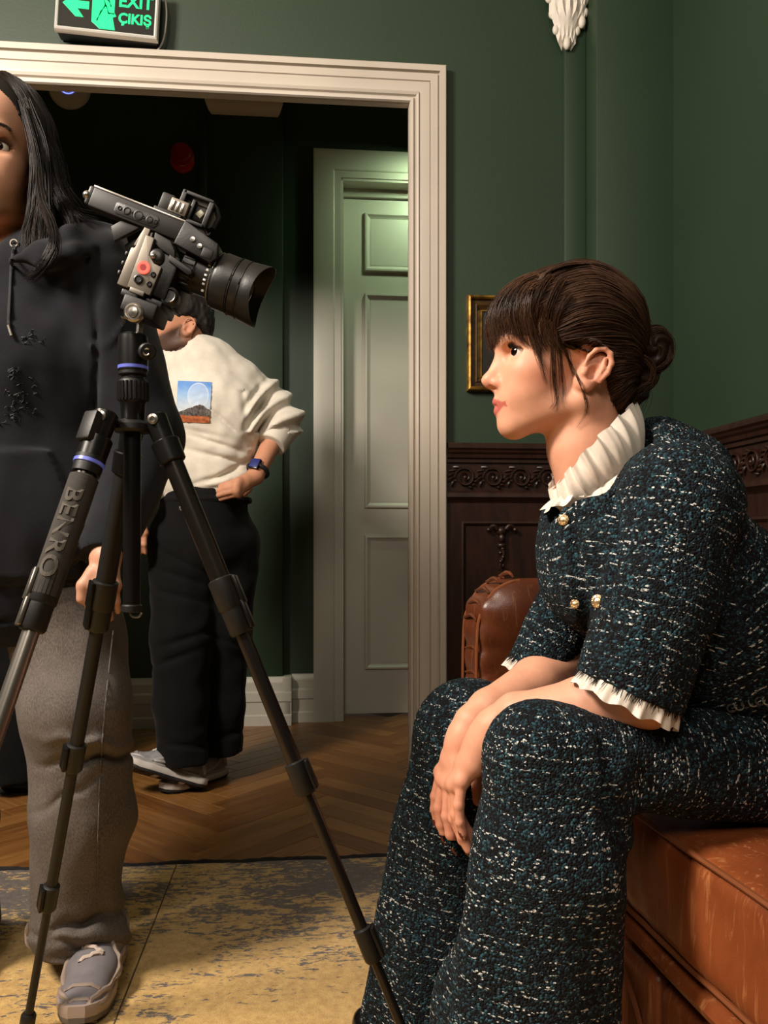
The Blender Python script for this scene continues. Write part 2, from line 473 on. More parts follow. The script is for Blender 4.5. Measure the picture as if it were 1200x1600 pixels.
# ------------------------------------------------------------------ floor and parquet
fl = MB().box((-3.0, -2.6, -.06), (1.115, 4.2, -.005)).build('floor', M_FLOOR, room=True); tag(fl, kind='structure')
def herringbone():
    L, W, c45 = .46, .0767, math.cos(math.pi / 4); g = .0009
    me = MB().box((g, g, -.012), (L - g, W - g, 0), .0012, seg=1).mesh('plank')
    me.materials.append(M_PARQ)
    u0, v0, out = -.9, 2.9, 0
    R45 = Matrix.Rotation(math.pi / 4, 4, 'Z')
    P = wmat(fl).inverted()
    for m in range(-6, 7):
        for k in range(-40, 41):
            for kind in (0, 1):
                if kind == 0: M = Matrix.Translation((k * W + m * 2 * L, k * W, 0)); cx, cy = k * W + m * 2 * L + L / 2, k * W + W / 2
                else:
                    M = Matrix.Translation((k * W + m * 2 * L + L + W, k * W + W - L, 0)) @ Matrix.Rotation(math.pi / 2, 4, 'Z'); cx, cy = k * W + m * 2 * L + L + W / 2, k * W + W - L / 2
                x, y = (cx - cy) * c45, (cx + cy) * c45
                u, v = u0 + x, v0 + y
                p = rm(u, v)
                if not (1.95 < v < 4.15 and -2.2 < u < 1.05): continue
                if v > 2.6 and u > 1.0: continue
                sx = 600 + 1300 * p.x / p.y
                if sx < -260 or sx > 820: continue
                o = bpy.data.objects.new('plank', me); COL.objects.link(o); o.parent = fl
                o.matrix_basis = P @ (ROOM @ Matrix.Translation((u0, v0, 0)) @ R45 @ M); out += 1
    return out
N_PLANKS = herringbone()

# ------------------------------------------------------------------ walls and ceiling
VW, VW2 = 2.53, 2.548                                     # the wall with the wide doorway
DU0, DU1, DZ = -1.55, .318, 2.189                        # doorway opening
w = MB()
w.box((-3.0, VW, 0), (DU0, VW2, 3.25)).box((DU0, VW, DZ), (DU1, VW2, 3.25)).box((DU1, VW, 0), (.868, VW2, 3.25))
tag(w.build('wall_back', M_GREEN, room=True), kind='structure')
w = MB().box((.799, 2.508, 0), (.868, VW, 3.25), .004); tag(w.build('wall_pilaster', M_GREEN, room=True), kind='structure')
w = MB().box((.868, 2.417, 0), (1.2, VW2, 3.25), .003); tag(w.build('wall_corner', M_GREEN, room=True), kind='structure')
w = MB().box((1.107, -2.6, 0), (1.2, 2.417, 3.25)); tag(w.build('wall_right', M_GREEN, room=True), kind='structure')
w = MB().box((-3.1, -2.6, 0), (-3.0, 4.2, 3.25)); tag(w.build('wall_left', M_GREEN, room=True), kind='structure')
w = MB().box((-3.1, -2.7, 0), (1.2, -2.6, 3.25)); tag(w.build('wall_front', M_GREEN, room=True), kind='structure')
w = MB().box((-3.1, -2.7, 3.25), (1.9, VW2, 3.33)); tag(w.build('ceiling', M_CEIL, room=True), kind='structure')
# hall behind the doorway
VH = 3.87
w = MB().box((-3.0, VH, 0), (-.485, 4.2, 3.15)).box((-.102, 3.93, 0), (.165, 4.2, 3.15)).box((1.10, 3.93, 0), (1.8, 4.2, 3.15)).box((.165, 3.93, 2.56), (1.10, 4.2, 3.15))
tag(w.build('wall_hall', M_GREEN, room=True), kind='structure')
w = MB().box((-.488, VH - .012, 0), (-.447, 4.1, 3.15), .010).box((-.449, VH - .004, 0), (-.102, 4.1, 3.15), .004); tag(w.build('wall_hall_pilaster', M_GREEN, room=True), kind='structure')
w = MB().box((1.8, VW2, 0), (1.9, 4.2, 3.15)); tag(w.build('wall_hall_right', M_GREEN, room=True), kind='structure')
w = MB().box((-3.0, VW2, 3.15), (1.9, 4.2, 3.23)); tag(w.build('ceiling_hall', M_CEIL, room=True), kind='structure')
w = MB().box((-3.0, VW2, -.06), (1.8, 4.2, -.006)); tag(w.build('floor_hall', M_FLOOR, room=True), kind='structure')

def mitred(prof, path, v_of):
    """sweeps (across, proud) profile around a door opening; path: (u, z, du, dz) corners with outward mitre"""
    rows = []
    for (u, z, du, dz) in path: rows.append([(u + du * a, v_of - d, z + dz * a) for a, d in prof])
    return rows
def casing(name, u0, u1, z1, v, prof, mat):
    pr = [(0, -.01)] + prof + [(prof[-1][0], -.01)]
    rows = mitred(pr, [(u0, 0, -1, 0), (u0, z1, -1, 1), (u1, z1, 1, 1), (u1, 0, 1, 0)], v)
    o = MB().grid(rows).build(name, mat, room=True, sharp=25); return tag(o, kind='structure')
W1 = .112
casing('trim_1', DU0, DU1, DZ, VW,
       [(0, .012), (.003, .018), (.010, .020), (.014, .013), (.017, .013), (.020, .021), (.026, .023), (.030, .017), (.034, .019), (.060, .021), (.062, .017), (.064, .022),
        (.084, .024), (.086, .018), (.089, .018), (.091, .030), (.108, .031), (W1, .026)], M_CREAM)
j = MB().box((DU1 - .001, VW - .004, 0), (DU1 + .02, VW2 + .004, DZ + .02)).box((DU0 - .02, VW - .004, 0), (DU0 + .001, VW2 + .004, DZ + .02)).box((DU0, VW - .004, DZ - .001), (DU1, VW2 + .004, DZ + .02))
tag(j.build('trim_2', M_CREAM, room=True), kind='structure')

# hall door: casing, slab with raised mouldings
casing('trim_3', .168, 1.10, 2.555, 3.93, [(0, .0), (.0, .022), (.030, .022), (.034, .028), (.040, .030), (.120, .032), (.128, .030)], M_DOOR)
j = MB().box((.160, 3.915, 0), (.180, 4.1, 2.56)).box((1.088, 3.915, 0), (1.108, 4.1, 2.56)).box((.16, 3.915, 2.543), (1.108, 4.1, 2.563)); tag(j.build('trim_4', M_DOOR, room=True), kind='structure')
dr = MB().box((.182, 4.02, .012), (1.086, 4.06, 2.50)).box((.182, 4.00, 2.505), (1.086, 4.06, 2.545), .003).build('door_1', M_DOOR, room=True); tag(dr, kind='structure')
def panel(u0, u1, z0, z1):
    prof = [(0, .0), (.004, .016), (.012, .017), (.018, .010), (.030, .004), (.034, -.006)]
    loop = lambda a, d: [(u0 + a, 4.02 - d, z0 + a), (u1 - a, 4.02 - d, z0 + a), (u1 - a, 4.02 - d, z1 - a), (u0 + a, 4.02 - d, z1 - a)]
    b = MB().grid([loop(a, d) for a, d in prof], closed_u=True)
    b.build('moulding', M_DOOR, dr, room=True, sharp=25)
    MB().box((u0 + .03, 4.014, z0 + .03), (u1 - .03, 4.024, z1 - .03)).build('panel', M_DOOR, dr, room=True)
panel(.286, .98, 2.15, 2.435); panel(.286, .98, 1.005, 2.045); panel(.286, .98, .225, .875)
MB().cyl((1.03, 4.02, 1.02), (1.03, 3.97, 1.02), .009).cyl((1.03, 3.97, 1.02), (.93, 3.965, 1.02), .008).build('door_handle', simple('brass', '#8a6a3a', .3, 1.0), dr, room=True)

def base_run(u0, u1, v, name, ends=True, mat=M_DOOR):
    prof = [(0, .026), (.045, .026), (.052, .020), (.105, .020), (.112, .026), (.150, .024), (.158, .016), (.196, .016), (.204, .010), (.222, .006), (.224, 0)]
    rows = [[(u, v - d, z) for z, d in prof] for u in (u0, u1)]
    b = MB().grid(rows)
    for u in (u0, u1): b.bm.faces.new([b.bm.verts.new(p) for p in ([(u, v - d, z) for z, d in prof] + [(u, v, 0)])])
    return tag(b.build(name, mat, room=True, sharp=25), kind='structure')
base_run(-3.0, -.062, VH, 'baseboard_hall')
base_run(-.062, .04, 3.93, 'baseboard_recess')
b = MB().box((-.102, VH - .02, 0), (-.062, 3.93, .222), .006); tag(b.build('baseboard_return', M_DOOR, room=True), kind='structure')

# ------------------------------------------------------------------ carved wainscot
def scroll_mesh():
    """one scroll of the frieze, 0.085 wide, 0.07 tall, in the plane y=0 (proud towards -y)"""
    b = MB()
    sp = []; n = 46
    for i in range(n):
        t = i / (n - 1); a = math.radians(200 - 720 * t); r = .029 * (1 - t) ** .8 + .003
        sp.append((.012 + r * math.cos(a), -.003 - .006 * t, -.002 + r * math.sin(a)))
    b.tube(sp, [.0042 * (1 - .45 * i / n) for i in range(n)], 6)
    b.ball((.012, -.009, -.002), (.006, .005, .006), u=10, v=6)
    for k in range(5):                                     # leaf ribs falling away from the scroll
        a0 = math.radians(100 + 24 * k); pts = []
        for i in range(9):
            t = i / 8; rr = .030 + .016 * t; aa = a0 + .5 * t
            pts.append((.010 + rr * math.cos(aa) * (1 + .18 * t), -.002 - .004 * math.sin(math.pi * t), -.002 + rr * math.sin(aa) * .9))
        b.tube(pts, [.0035 * math.sin(math.pi * (.12 + .80 * i / 8)) + .0006 for i in range(9)], 5)
    for k in range(4):
        a0 = math.radians(-70 + 22 * k); pts = [(.012 + (.030 + .013 * t) * math.cos(a0 + .3 * t), -.002 - .004 * math.sin(math.pi * t), -.004 + (.028 + .008 * t) * math.sin(a0 + .3 * t)) for t in [i / 6 for i in range(7)]]
        b.tube(pts, [.0030 * math.sin(math.pi * (.12 + .8 * i / 6)) + .0006 for i in range(7)], 5)
    me = b.mesh('carved_scroll', 60); me.materials.append(M_WOOD); return me
SCROLL = scroll_mesh()
def wainscot(name, M, L, panels, scrolls=True):
    """M: maps (along, proud -y, z) local space to room space; front of the wall at y=0"""
    prof = [(1.150, 0), (1.150, -.040), (1.143, -.046), (1.134, -.046), (1.128, -.040), (1.122, -.038), (1.116, -.032), (1.106, -.030), (1.102, -.022), (1.092, -.022), (1.090, -.014),
            (1.006, -.014), (1.004, -.022), (.998, -.028), (.986, -.030), (.980, -.024), (.974, -.018), (.968, -.014), (.905, -.014), (.0, -.014)]
    b = MB().grid([[M @ Vector((x, y, z)) for z, y in prof] for x in (0, L)])
    root = b.build(name, M_WOOD, room=True, sharp=25); tag(root, kind='structure')
    for (a, c) in panels:
        loop = lambda w_, d: [M @ Vector(q) for q in ((a + w_, d, .12 + w_), (c - w_, d, .12 + w_), (c - w_, d, .912 - w_), (a + w_, d, .912 - w_))]
        MB().grid([loop(w_, d) for w_, d in ((0, -.013), (0, -.020), (.006, -.023), (.012, -.018), (.018, -.008), (.030, -.006), (.034, -.0125), (.2 * (c - a), -.0135))], closed_u=True).build('panel', M_WOOD, root, room=True, sharp=25)
    if scrolls:
        P = wmat(root).inverted(); n = int(L / .083)
        for i in range(n):
            o = bpy.data.objects.new('carved_scroll', SCROLL); COL.objects.link(o); o.parent = root
            o.matrix_basis = P @ ROOM @ M @ Matrix.Translation(((i + .5) * L / n, -.016, 1.048))
    return root
wa = wainscot('trim_5', Matrix.Translation((.431, VW, 0)), .437, [(.045, .30)])
wainscot('trim_6', Matrix.Translation((.868, 2.417, 0)), .239, [(.04, .20)])
wainscot('trim_7', Matrix.Translation((1.107, 2.417, 0)) @ Matrix.Rotation(-math.pi / 2, 4, 'Z'), 2.9, [(.05 + .62 * k, .56 + .62 * k) for k in range(4)])
MB().box((.856, 2.372, 0), (.869, 2.53, 1.15), .003).box((.79, 2.494, 0), (.860, 2.516, 1.15), .003).build('side_panel', M_WOOD, wa, room=True)
# carved drop ornament on the panel
o = MB(); c = Vector((.600, VW - .022, .872))
o.ball(c + Vector((0, 0, .010)), (.016, .012, .014)).ball(c + Vector((0, -.004, -.012)), (.010, .010, .014)).ball(c + Vector((0, -.002, -.034)), (.013, .010, .009))
for s in (-1, 1):
    o.tube([c + Vector((s * (.010 + .030 * t), -.004 - .004 * math.sin(3 * t), .010 + .020 * math.sin(2.6 * t) - .006 * t)) for t in [i / 8 for i in range(9)]], [.007 - .004 * abs(i / 8 - .3) for i in range(9)], 7)
    o.ball(c + Vector((s * .041, -.006, .014)), (.007, .007, .007), u=8, v=6)
o.tube([c + Vector((.006 * math.sin(i * .5), -.003, -.036 - .07 * i / 10)) for i in range(11)], [.008 - .0055 * i / 10 for i in range(11)], 7)
for k in range(5): o.ball(c + Vector((.004 * (-1) ** k, -.005, -.044 - .013 * k)), (.008 - .001 * k, .006, .006), u=8, v=6)
o.build('carved_ornament', M_WOOD, wa, room=True)

# plaster corbels
def corbel(parts, name, label):
    return tag(parts.build(name, M_PLASTER, room=True, sharp=60), label, 'corbel')
b = MB(); r_ = random.Random(4)
def leafy(b, u, v, z0, z1, w0, w1, dep, n=5):
    """a fluted acanthus console: broad on top, a point below"""
    rows = []
    for i in range(17):
        t = i / 16; z = z0 + (z1 - z0) * t; w = w0 + (w1 - w0) * t ** .75; row = []
        w *= 1 + .10 * math.sin(t * 26)
        for k in range(21):
            s = k / 20 * 2 - 1
            d = dep * (t ** .6) * math.sqrt(max(0, 1 - s * s * .9)) * (1 + .16 * math.cos(s * math.pi * n)) + .004 * math.sin(t * 30)
            row.append((u + s * w, v - d, z + .010 * math.cos(s * math.pi * n)))
        rows.append(row)
    b.grid(rows)
    for k in range(7):
        t = .15 + .8 * k / 6; z = z0 + (z1 - z0) * t; w = (w0 + (w1 - w0) * t ** .75)
        for s in (-1, 1):
            b.ball((u + s * w * .92, v - dep * .35 * t, z), (.010 + .008 * t, .010, .016), u=10, v=7)
    b.ball((u, v - .010, z0 + .008), (.012, .012, .020), u=10, v=7)
leafy(b, .803, 2.506, 2.375, 2.72, .014, .105, .07)
leafy(b, .848, 2.500, 2.44, 2.72, .010, .020, .055, 3)
corbel(b, 'corbel', 'white plaster leaf corbel on the green wall above the seated woman')
b = MB()
rows = [[(-.455 + .36 * s, VH - .006 - d, z) for s in [k / 20 for k in range(21)]] for z, d in ((2.80, .0), (2.805, .03), (2.83, .055), (2.86, .05), (2.865, .062), (2.95, .075), (2.96, .09), (3.15, .10))]
for i, row in enumerate(rows):
    for k, p in enumerate(row):
        s = k / 20; inset = max(0, .03 - .012 * i); x = -.455 + inset + (.36 - 2 * inset) * s
        row[k] = (x, p[1] - (.006 * abs(math.sin(s * 9 * math.pi)) if 2 < i < 6 else 0), p[2])
b.grid(rows)
for (a, c) in ((0, 1), (20, 19)): b.bm.faces.new([b.bm.verts.new(r[a]) for r in rows] + [b.bm.verts.new((rows[-1][a][0], VH, 3.15)), b.bm.verts.new((rows[0][a][0], VH, 2.80))])
corbel(b, 'corbel', 'dim plaster corbel block at the top of the hall pilaster')

# ------------------------------------------------------------------ rug
rg = MB().box((-2.4, -1.2, -.004), (.62, 2.216, .009), .003).build('rug', M_RUG, room=True)
tag(rg, 'worn yellow and grey patterned rug on the parquet', 'rug')
e = MB(); pts = [(-2.4 + 3.02 * i / 240, 2.218 + .004 * math.sin(i * .31) + .003 * r_.random(), .007 + .002 * r_.random()) for i in range(241)]
e.tube(pts, [.006 + .0025 * r_.random() for _ in pts], 6); e.build('edge_binding', M_BIND, rg, room=True)
e = MB().box((-.3345, -1.2, .0085), (-.3315, 2.21, .0096)); e.build('seam', simple('rug_seam', '#4e3f28', .95), rg, room=True)

# ------------------------------------------------------------------ things on the walls
# exit sign
sg_c = rm(-.568, 2.470, 2.392)
SG = Matrix.Translation(sg_c) @ ROOM @ Matrix.Rotation(math.radians(3.2), 4, 'Y') @ Matrix.Rotation(math.pi / 2, 4, 'X')   # local x right, y up, z towards the room
root = empty('exit_sign', sg_c, 'lit green exit sign with arrow, running figure and chrome frame above the doorway', 'sign')
hw, hh = .146, .079
M_CHROME = simple('brushed_chrome', '#d6d4d0', .35, .35, .05); M_BLACKP = simple('black_plastic', '#101011', .42, 0, .1, bump=.1)
t = NT('sign_green'); t.set(col='#0a8f4c', emit=(.0, .80, .22), estr=1.5, rough=.3); M_SGN = t.m
MB().box((-hw + .004, -hh + .002, -.055), (hw - .004, hh - .002, .0), .003, SG).build('housing', M_BLACKP, root)
fr = MB()
prof = [(0, 0), (.002, .006), (.006, .009), (.010, .007), (.012, .002), (.012, -.004)]
fr.grid([[SG @ Vector((sx * (hw - a), sy * (hh - a), d)) for sx, sy in ((-1, -1), (1, -1), (1, 1), (-1, 1))] for a, d in [(0, -.012)] + prof], closed_u=True)
fr.build('frame', M_CHROME, root, sharp=30)
MB().box((-hw + .010, -hh + .010, -.004), (hw - .010, hh - .010, .001), 0, SG).build('face', simple('sign_black', '#0b0f10', .15), root)
MB().prism([(-.126, .002), (-.088, .034), (-.066, .034), (-.084, .012), (-.052, .012), (-.052, -.010), (-.084, -.010), (-.066, -.034), (-.088, -.034)][::-1], .001, .0022, SG).build('arrow', M_SGN, root)
MB().prism([(-.043, .066), (.020, .066), (.020, -.012), (.026, -.022), (.016, -.026), (.024, -.062), (-.020, -.062), (-.034, -.050), (-.043, -.044)][::-1], .001, .0022, SG).build('pictogram', M_SGN, root)
pg = MB()
pg.cyl(SG @ Vector((-.012, .044, .002)), SG @ Vector((-.012, .044, .0032)), .0075, seg=14)
for q in ([(-.013, .032), (-.006, .006)], [(-.006, .006), (-.018, -.014), (-.028, -.040)], [(-.004, .006), (.004, -.016), (.020, -.016)], [(-.012, .028), (.004, .020), (.010, .004)]):
    for a_, b_ in zip(q[:-1], q[1:]): pg.tube([SG @ Vector((a_[0], a_[1], .0026)), SG @ Vector((b_[0], b_[1], .0026))], .0022, 6)
pg.build('running_figure', simple('sign_dark_green', '#0c3a22', .4), root)
for body, y, sz in (('EXIT', .024, .050), ('ÇIKIŞ', -.026, .040)):
    me = text_mesh(body, sz, .0006, SG @ Matrix.Translation((.079, y, .0016)) @ Matrix.Diagonal((.95, 1, 1, 1)), .0011)
    link_mesh('lettering', me, M_SGN, root)
cb = [SG @ Vector(q) for q in ((.140, .080, -.01), (.154, .066, -.02), (.162, .02, -.025), (.160, -.04, -.026), (.150, -.074, -.03), (.130, -.093, -.035), (.09, -.097, -.036), (.04, -.095, -.038))]
MB().tube([Vector(p) for p in spline(cb, 40)], .0028, 8).build('cable', simple('grey_cable', '#9a978f', .4), root)

# round access point with a blue ring, red alarm
c = rm(-1.055, VH, 2.885)
root = empty('access_point', c, 'round grey disc with a blue light ring high on the hall wall', 'device')
n = rm(0, -1, 0)
MB().lathe([(.092, 0), (.092, .012), (.086, .024), (.06, .031), (.001, .034)], c, n, 40).build('body', simple('grey_plastic_disc', '#cfcfcb', .5), root)
x_, y_, _ = basis(n)
MB().tube([c + n * .0325 + (x_ * math.cos(a) + y_ * math.sin(a)) * .036 for a in [2 * math.pi * i / 40 for i in range(40)]], .0026, 6, closed=True).build('light_ring', emat('blue_led', (.16, .2, 1.0), 2.2), root)
c = rm(-.556, VH, 2.60)
root = empty('alarm_beacon', c, 'small red fire alarm beacon on the dark hall wall', 'alarm')
MB().lathe([(.052, 0), (.052, .02), (.047, .024), (.047, .05), (.040, .06), (.001, .064)], c, n, 28).build('body', simple('red_plastic', '#8e1410', .35), root)
MB().lathe([(.054, 0), (.054, .014), (.050, .016)], c + Vector((0, 0, -.020)), n, 24).build('base', simple('red_plastic_base', '#b3261b', .4), root)

# gilt picture frame
root = empty('picture_frame', rm(.615, 2.52, 1.31), 'small gilt picture frame hanging behind the seated woman', 'picture frame')
u0, u1, z0, z1 = .495, .735, 1.312, 1.606
def fprof(prof, mat, nm):
    loop = lambda a, d: [(u0 + a, VW - d, z0 + a), (u1 - a, VW - d, z0 + a), (u1 - a, VW - d, z1 - a), (u0 + a, VW - d, z1 - a)]
    MB().grid([loop(a, d) for a, d in prof], closed_u=True).build(nm, mat, root, room=True, sharp=20)
t = NT('old_gilt'); co = t.coord(); t.set(col=t.ramp(t.noise(co, 40, 4), [(.3, '#4a3212'), (.7, '#b58a3c')]), metal=.75, rough=.38); M_GILT = t.m
fprof([(0, 0), (0, .018), (.003, .026), (.008, .028), (.012, .024)], M_GILT, 'outer_moulding')
fprof([(.012, .024), (.016, .014), (.026, .012), (.030, .016), (.034, .012), (.042, .006)], wood('dark_gilt_slope', '#2d1d0c', '#5a4018', .4), 'slope')
fprof([(.042, .006), (.044, .010), (.047, .010), (.048, .004)], M_GILT, 'inner_moulding')
MB().box((u0 + .046, VW - .006, z0 + .046), (u1 - .046, VW - .003, z1 - .046)).build('canvas', simple('dark_canvas', '#15120d', .5, 0, .5, 30), root, room=True)
# ------------------------------------------------------------------ leather sofa
def leather(name, c0, c1, rough=.36, streak=.5):
    t = NT(name); co = t.coord()
    big = t.noise(co, 5, 4, .6, .8); st = t.noise(t.mapping(co, scale=(22, 22, 2.4)), 2.2, 4, .65, 1.5); grain = t.voro(co, 420)
    c = t.mix(t.ramp(big, [(.3, 0.), (.7, 1.)]), c0, c1)
    c = t.mix(t.ramp(st, [(.56, 0.0), (.70, streak)]), c, '#c98a58')
    t.set(col=c, rough=t.ramp(big, [(.3, rough + .08), (.7, rough - .04)]), normal=t.bump(t.math('ADD', grain, t.math('MULTIPLY', big, 1.5)), .16, .0015), coat=.12, coat_r=.25); return t.m
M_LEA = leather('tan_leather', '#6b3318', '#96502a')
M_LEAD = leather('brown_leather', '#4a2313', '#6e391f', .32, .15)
M_PIPE = simple('leather_piping', '#7a4526', .45)
SPH = math.radians(10)
S0 = Vector((.378, 1.18, 0))
SOFA = Matrix.Translation(S0) @ Matrix.Rotation(SPH, 4, 'Z')     # local x: into the seat, local y: along the seat away from the viewer
sofa = empty('leather_sofa', S0 + SOFA.to_3x3() @ Vector((.26, .15, .0)) + Vector((0, 0, .009)), 'small brown leather sofa with piped seat and rolled arm under the seated woman', 'sofa')
def sofa_part(nm, sdf, mat, it=1):
    V, Q = sdf.surf(); V = smooth_mesh(V, Q, it); me = mesh_from(V, Q, nm); me.transform(SOFA); return link_mesh(nm, me, mat, sofa)
YA, YB = -1.30, .62                                               # seat from the near arm to the far arm
# seat cushion with a slight crown and soft wrinkles
def cush(y0, y1):
    s = SDF((-.03, y0 - .02, .26), (.50, y1 + .02, .52), .007)
    s.box((.225, (y0 + y1) / 2, .375), (.225, (y1 - y0) / 2, .078), r=.024, k=0)
    s.warp(lambda X, Y, Z: .010 * np.clip(1 - ((X - .23) / .23) ** 2, 0, 1) * (Z > .40) + .0045 * vnoise(X * 9, Y * 9, Z * 9) + .0018 * vnoise(X * 30, Y * 34, Z * 16))
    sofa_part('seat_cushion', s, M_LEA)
cush(-.40, .605)
b = MB()
for z, x in ((.4515, .004), (.300, .004)):
    pts = [SOFA @ Vector((x + .001 * math.sin(y * 20), y, z)) for y in np.linspace(-.39, .60, 60)]
    b.tube(pts, .0042, 6)
b.build('piping', M_PIPE, sofa)
MB().box((.02, -.41, .245), (.46, .62, .300), .012, SOFA).build('deck', M_LEAD, sofa)
b = MB(); b.tube([SOFA @ Vector((.012, y, .272 + .003 * math.sin(y * 11))) for y in np.linspace(-.40, .61, 60)], .016, 8); b.build('front_roll', M_LEA, sofa)
# base front in padded bays with seams
base = MB().box((.030, -.52, .035), (.53, .72, .25), .012, SOFA).build('base', M_LEAD, sofa)
for k in range(4):
    y0 = -.61 + .305 * k
    s = SDF((-.02, y0 - .01, .03), (.06, y0 + .31, .26), .006); s.box((.030, y0 + .15, .142), (.026, .149, .098), r=.022, k=0)
    s.warp(lambda X, Y, Z: .004 * vnoise(X * 14, Y * 14, Z * 10)); sofa_part('front_panel', s, M_LEA)
b = MB()
for k in range(4):
    y0 = -.61 + .305 * k + .15
    b.tube([SOFA @ Vector((.002, y0 + .13 * math.cos(a) , .10 + .11 * math.sin(a))) for a in np.linspace(.1, math.pi - .1, 24)], .004, 6)
b.build('seam_welt', M_PIPE, sofa)
# back
s = SDF((.40, -.56, .28), (.62, .80, .86), .009)
s.box((.490, .115, .54), (.045, .60, .24), r=.04, k=0); s.cone((.482, -.46, .752), (.482, .69, .752), .058, .058, .03)
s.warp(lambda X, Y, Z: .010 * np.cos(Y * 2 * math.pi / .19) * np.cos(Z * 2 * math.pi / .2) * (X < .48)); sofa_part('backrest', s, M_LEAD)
# rolled arms with a pleated front
def arm(y0, y1, sgn, xf=0.0, xb=0.0):
    s = SDF((-.12, y0 - .09, .02), (.60, y1 + .09, .86), .007); ym = (y0 + y1) / 2; hy = (y1 - y0) / 2
    s.box((.23 + (xf - xb) / 2, ym, .38), (.299 - (xf + xb) / 2, hy, .34), r=.03, k=0)
    s.cone((.036 + xf, ym, .690), (.49 - xb, ym, .715), hy + .028, hy + .028, .04)
    s.ell((.021 + xf, ym, .70), (.085, hy + .02, .085), None, .04)
    s.cut(lambda X, Y, Z: np.sqrt(np.maximum(.041 + xf - X, 0) ** 2 + np.maximum(Z - .665, 0) ** 2) - .105 + 0 * Y)
    def folds(X, Y, Z):
        a = np.arctan2(Z - .62, .106 + xf - X)
        d = .006 * np.abs(np.sin(a * 9)) * np.clip((-.004 + xf - X) / .05, 0, 1) * (Z > .45)
        return d + .003 * vnoise(X * 12, Y * 12, Z * 12)
    s.warp(folds)
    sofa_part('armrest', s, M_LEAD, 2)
    b = MB()
    for yy in (y0 + .002, y1 - .004):
        pts = [(-.066, .10), (-.068, .45), (-.066, .64), (-.056, .70), (-.028, .744), (.008, .764), (.030, .768)]
        q = spline([(p[0] + xf, yy, p[1]) for p in pts], 40); b.tube([SOFA @ Vector(p) for p in q], .0034, 6)
    b.build('arm_piping', M_PIPE, sofa)
    # pleats of the arm front
    for k in range(9):
        b = MB(); a = math.radians(8 + 17 * k) if k < 5 else None
        if a is not None: p0 = Vector((.041 - .112 * math.cos(a), 0, .665 + .112 * math.sin(a)))
        else: p0 = Vector((-.066, 0, .665 - .055 * (k - 4)))
        b.tube([SOFA @ Vector((p0.x + xf + .003, y0 + .004 + (y1 - y0 - .012) * t, p0.z + .018 * math.sin(3 * t) * (1 - t))) for t in np.linspace(0, 1, 8)], [.0015 + .0035 * math.sin(math.pi * t) for t in np.linspace(.05, .95, 8)], 6)
        b.build('pleat', M_LEAD, sofa)
arm(.64, .755, 1); arm(-.535, -.42, -1, .07, .05)
for k in range(3): MB().ball(SOFA @ Vector((.14 + .15 * k, .618, .745)), .009, u=10, v=6).build('arm_button', M_LEAD, sofa)
M_FOOT = simple('dark_foot', '#1c100a', .4)
for x in (.06, .49):
    for y in (-.47, .68): MB().lathe([(.022, 0), (.03, .012), (.02, .03), (.026, .036)], SOFA @ Vector((x, y, .009)), (0, 0, 1), 14).build('foot', M_FOOT, sofa)
# ------------------------------------------------------------------ tripod
M_TBLK = simple('tripod_black_metal', '#1a1918', .34, .55, .1); M_TMAT = simple('tripod_matte_black', '#151413', .5, .2, .1, bump=.15)
M_TLEG = simple('anodised_leg_tube', '#3a3532', .28, .85, .08); M_TFOAM = simple('foam_grip', '#35312d', .9, 0, .15, 60, .5, 900)
M_SILV = simple('silver_metal', '#a09a92', .28, .9, .08); M_BLUE = emat('blue_ring', (.18, .22, .75), .10); M_BLUE.node_tree.nodes['Principled BSDF'].inputs['Base Color'].default_value = (.1, .12, .5, 1)
TD = 1.2
AP = px(208, 655, TD)
trip = empty('tripod', (AP.x, AP.y, .009), 'black three-legged camera tripod with flip locks carrying the video camera', 'tripod')
k_ = TD / F
def zc(y): return CZ + (HY - y) * k_
ax = AP.x
def ring(nm, prof, mat, seg=32, parent=trip, cx=ax):
    p = [(r * k_, 0) for r, _ in prof]; z0 = zc(prof[0][1]); pr = [(r * k_, zc(y) - z0) for r, y in prof]
    return MB().lathe(pr, (cx, TD, z0), (0, 0, 1), seg).build(nm, mat, parent)
ring('spider', [(14, 676), (27, 676), (30, 672), (30, 664), (26, 660), (20, 658)], M_TMAT)
ring('column_collar', [(18, 662), (19, 632), (21, 628)], M_TBLK)
g = ring('column_grip', [(20, 629), (22, 627), (22, 597), (20, 594), (17, 592)], M_TMAT)
for i in range(22):
    a = 2 * math.pi * i / 22; c = Vector((ax + 22 * k_ * math.cos(a), TD + 22 * k_ * math.sin(a), 0))
    MB().cyl(c + Vector((0, 0, zc(626))), c + Vector((0, 0, zc(598))), .0022, seg=6).build('rib', M_TBLK, g)
ring('neck', [(17, 594), (17, 588), (22, 586), (22, 580)], M_TMAT)
ring('blue_band', [(23.2, 577.5), (23.2, 572.5)], M_BLUE)
hd = ring('ball_head', [(23, 580), (23, 535), (22, 526), (17, 522), (9, 521)], M_TBLK)
MB().cyl(px(229, 549, TD - .016), px(231, 549, TD - .034), 13 * k_, bev=.002).build('pan_knob', M_TMAT, hd)
MB().tube([px(229 + 5 * math.cos(a), 550 - 5 * math.sin(a), TD - .035) for a in np.linspace(.6, 5.6, 14)], .0012, 6).build('knob_mark', M_SILV, hd)
MB().cyl(px(217, 523, TD), px(219, 500, TD), 5 * k_, seg=14).build('ball_stem', M_SILV, hd)
MB().box(px(190, 578, TD + .004) , px(226, 578, TD + .004) + Vector((.0, .02, .002))).build('friction_gap', M_TMAT, hd)
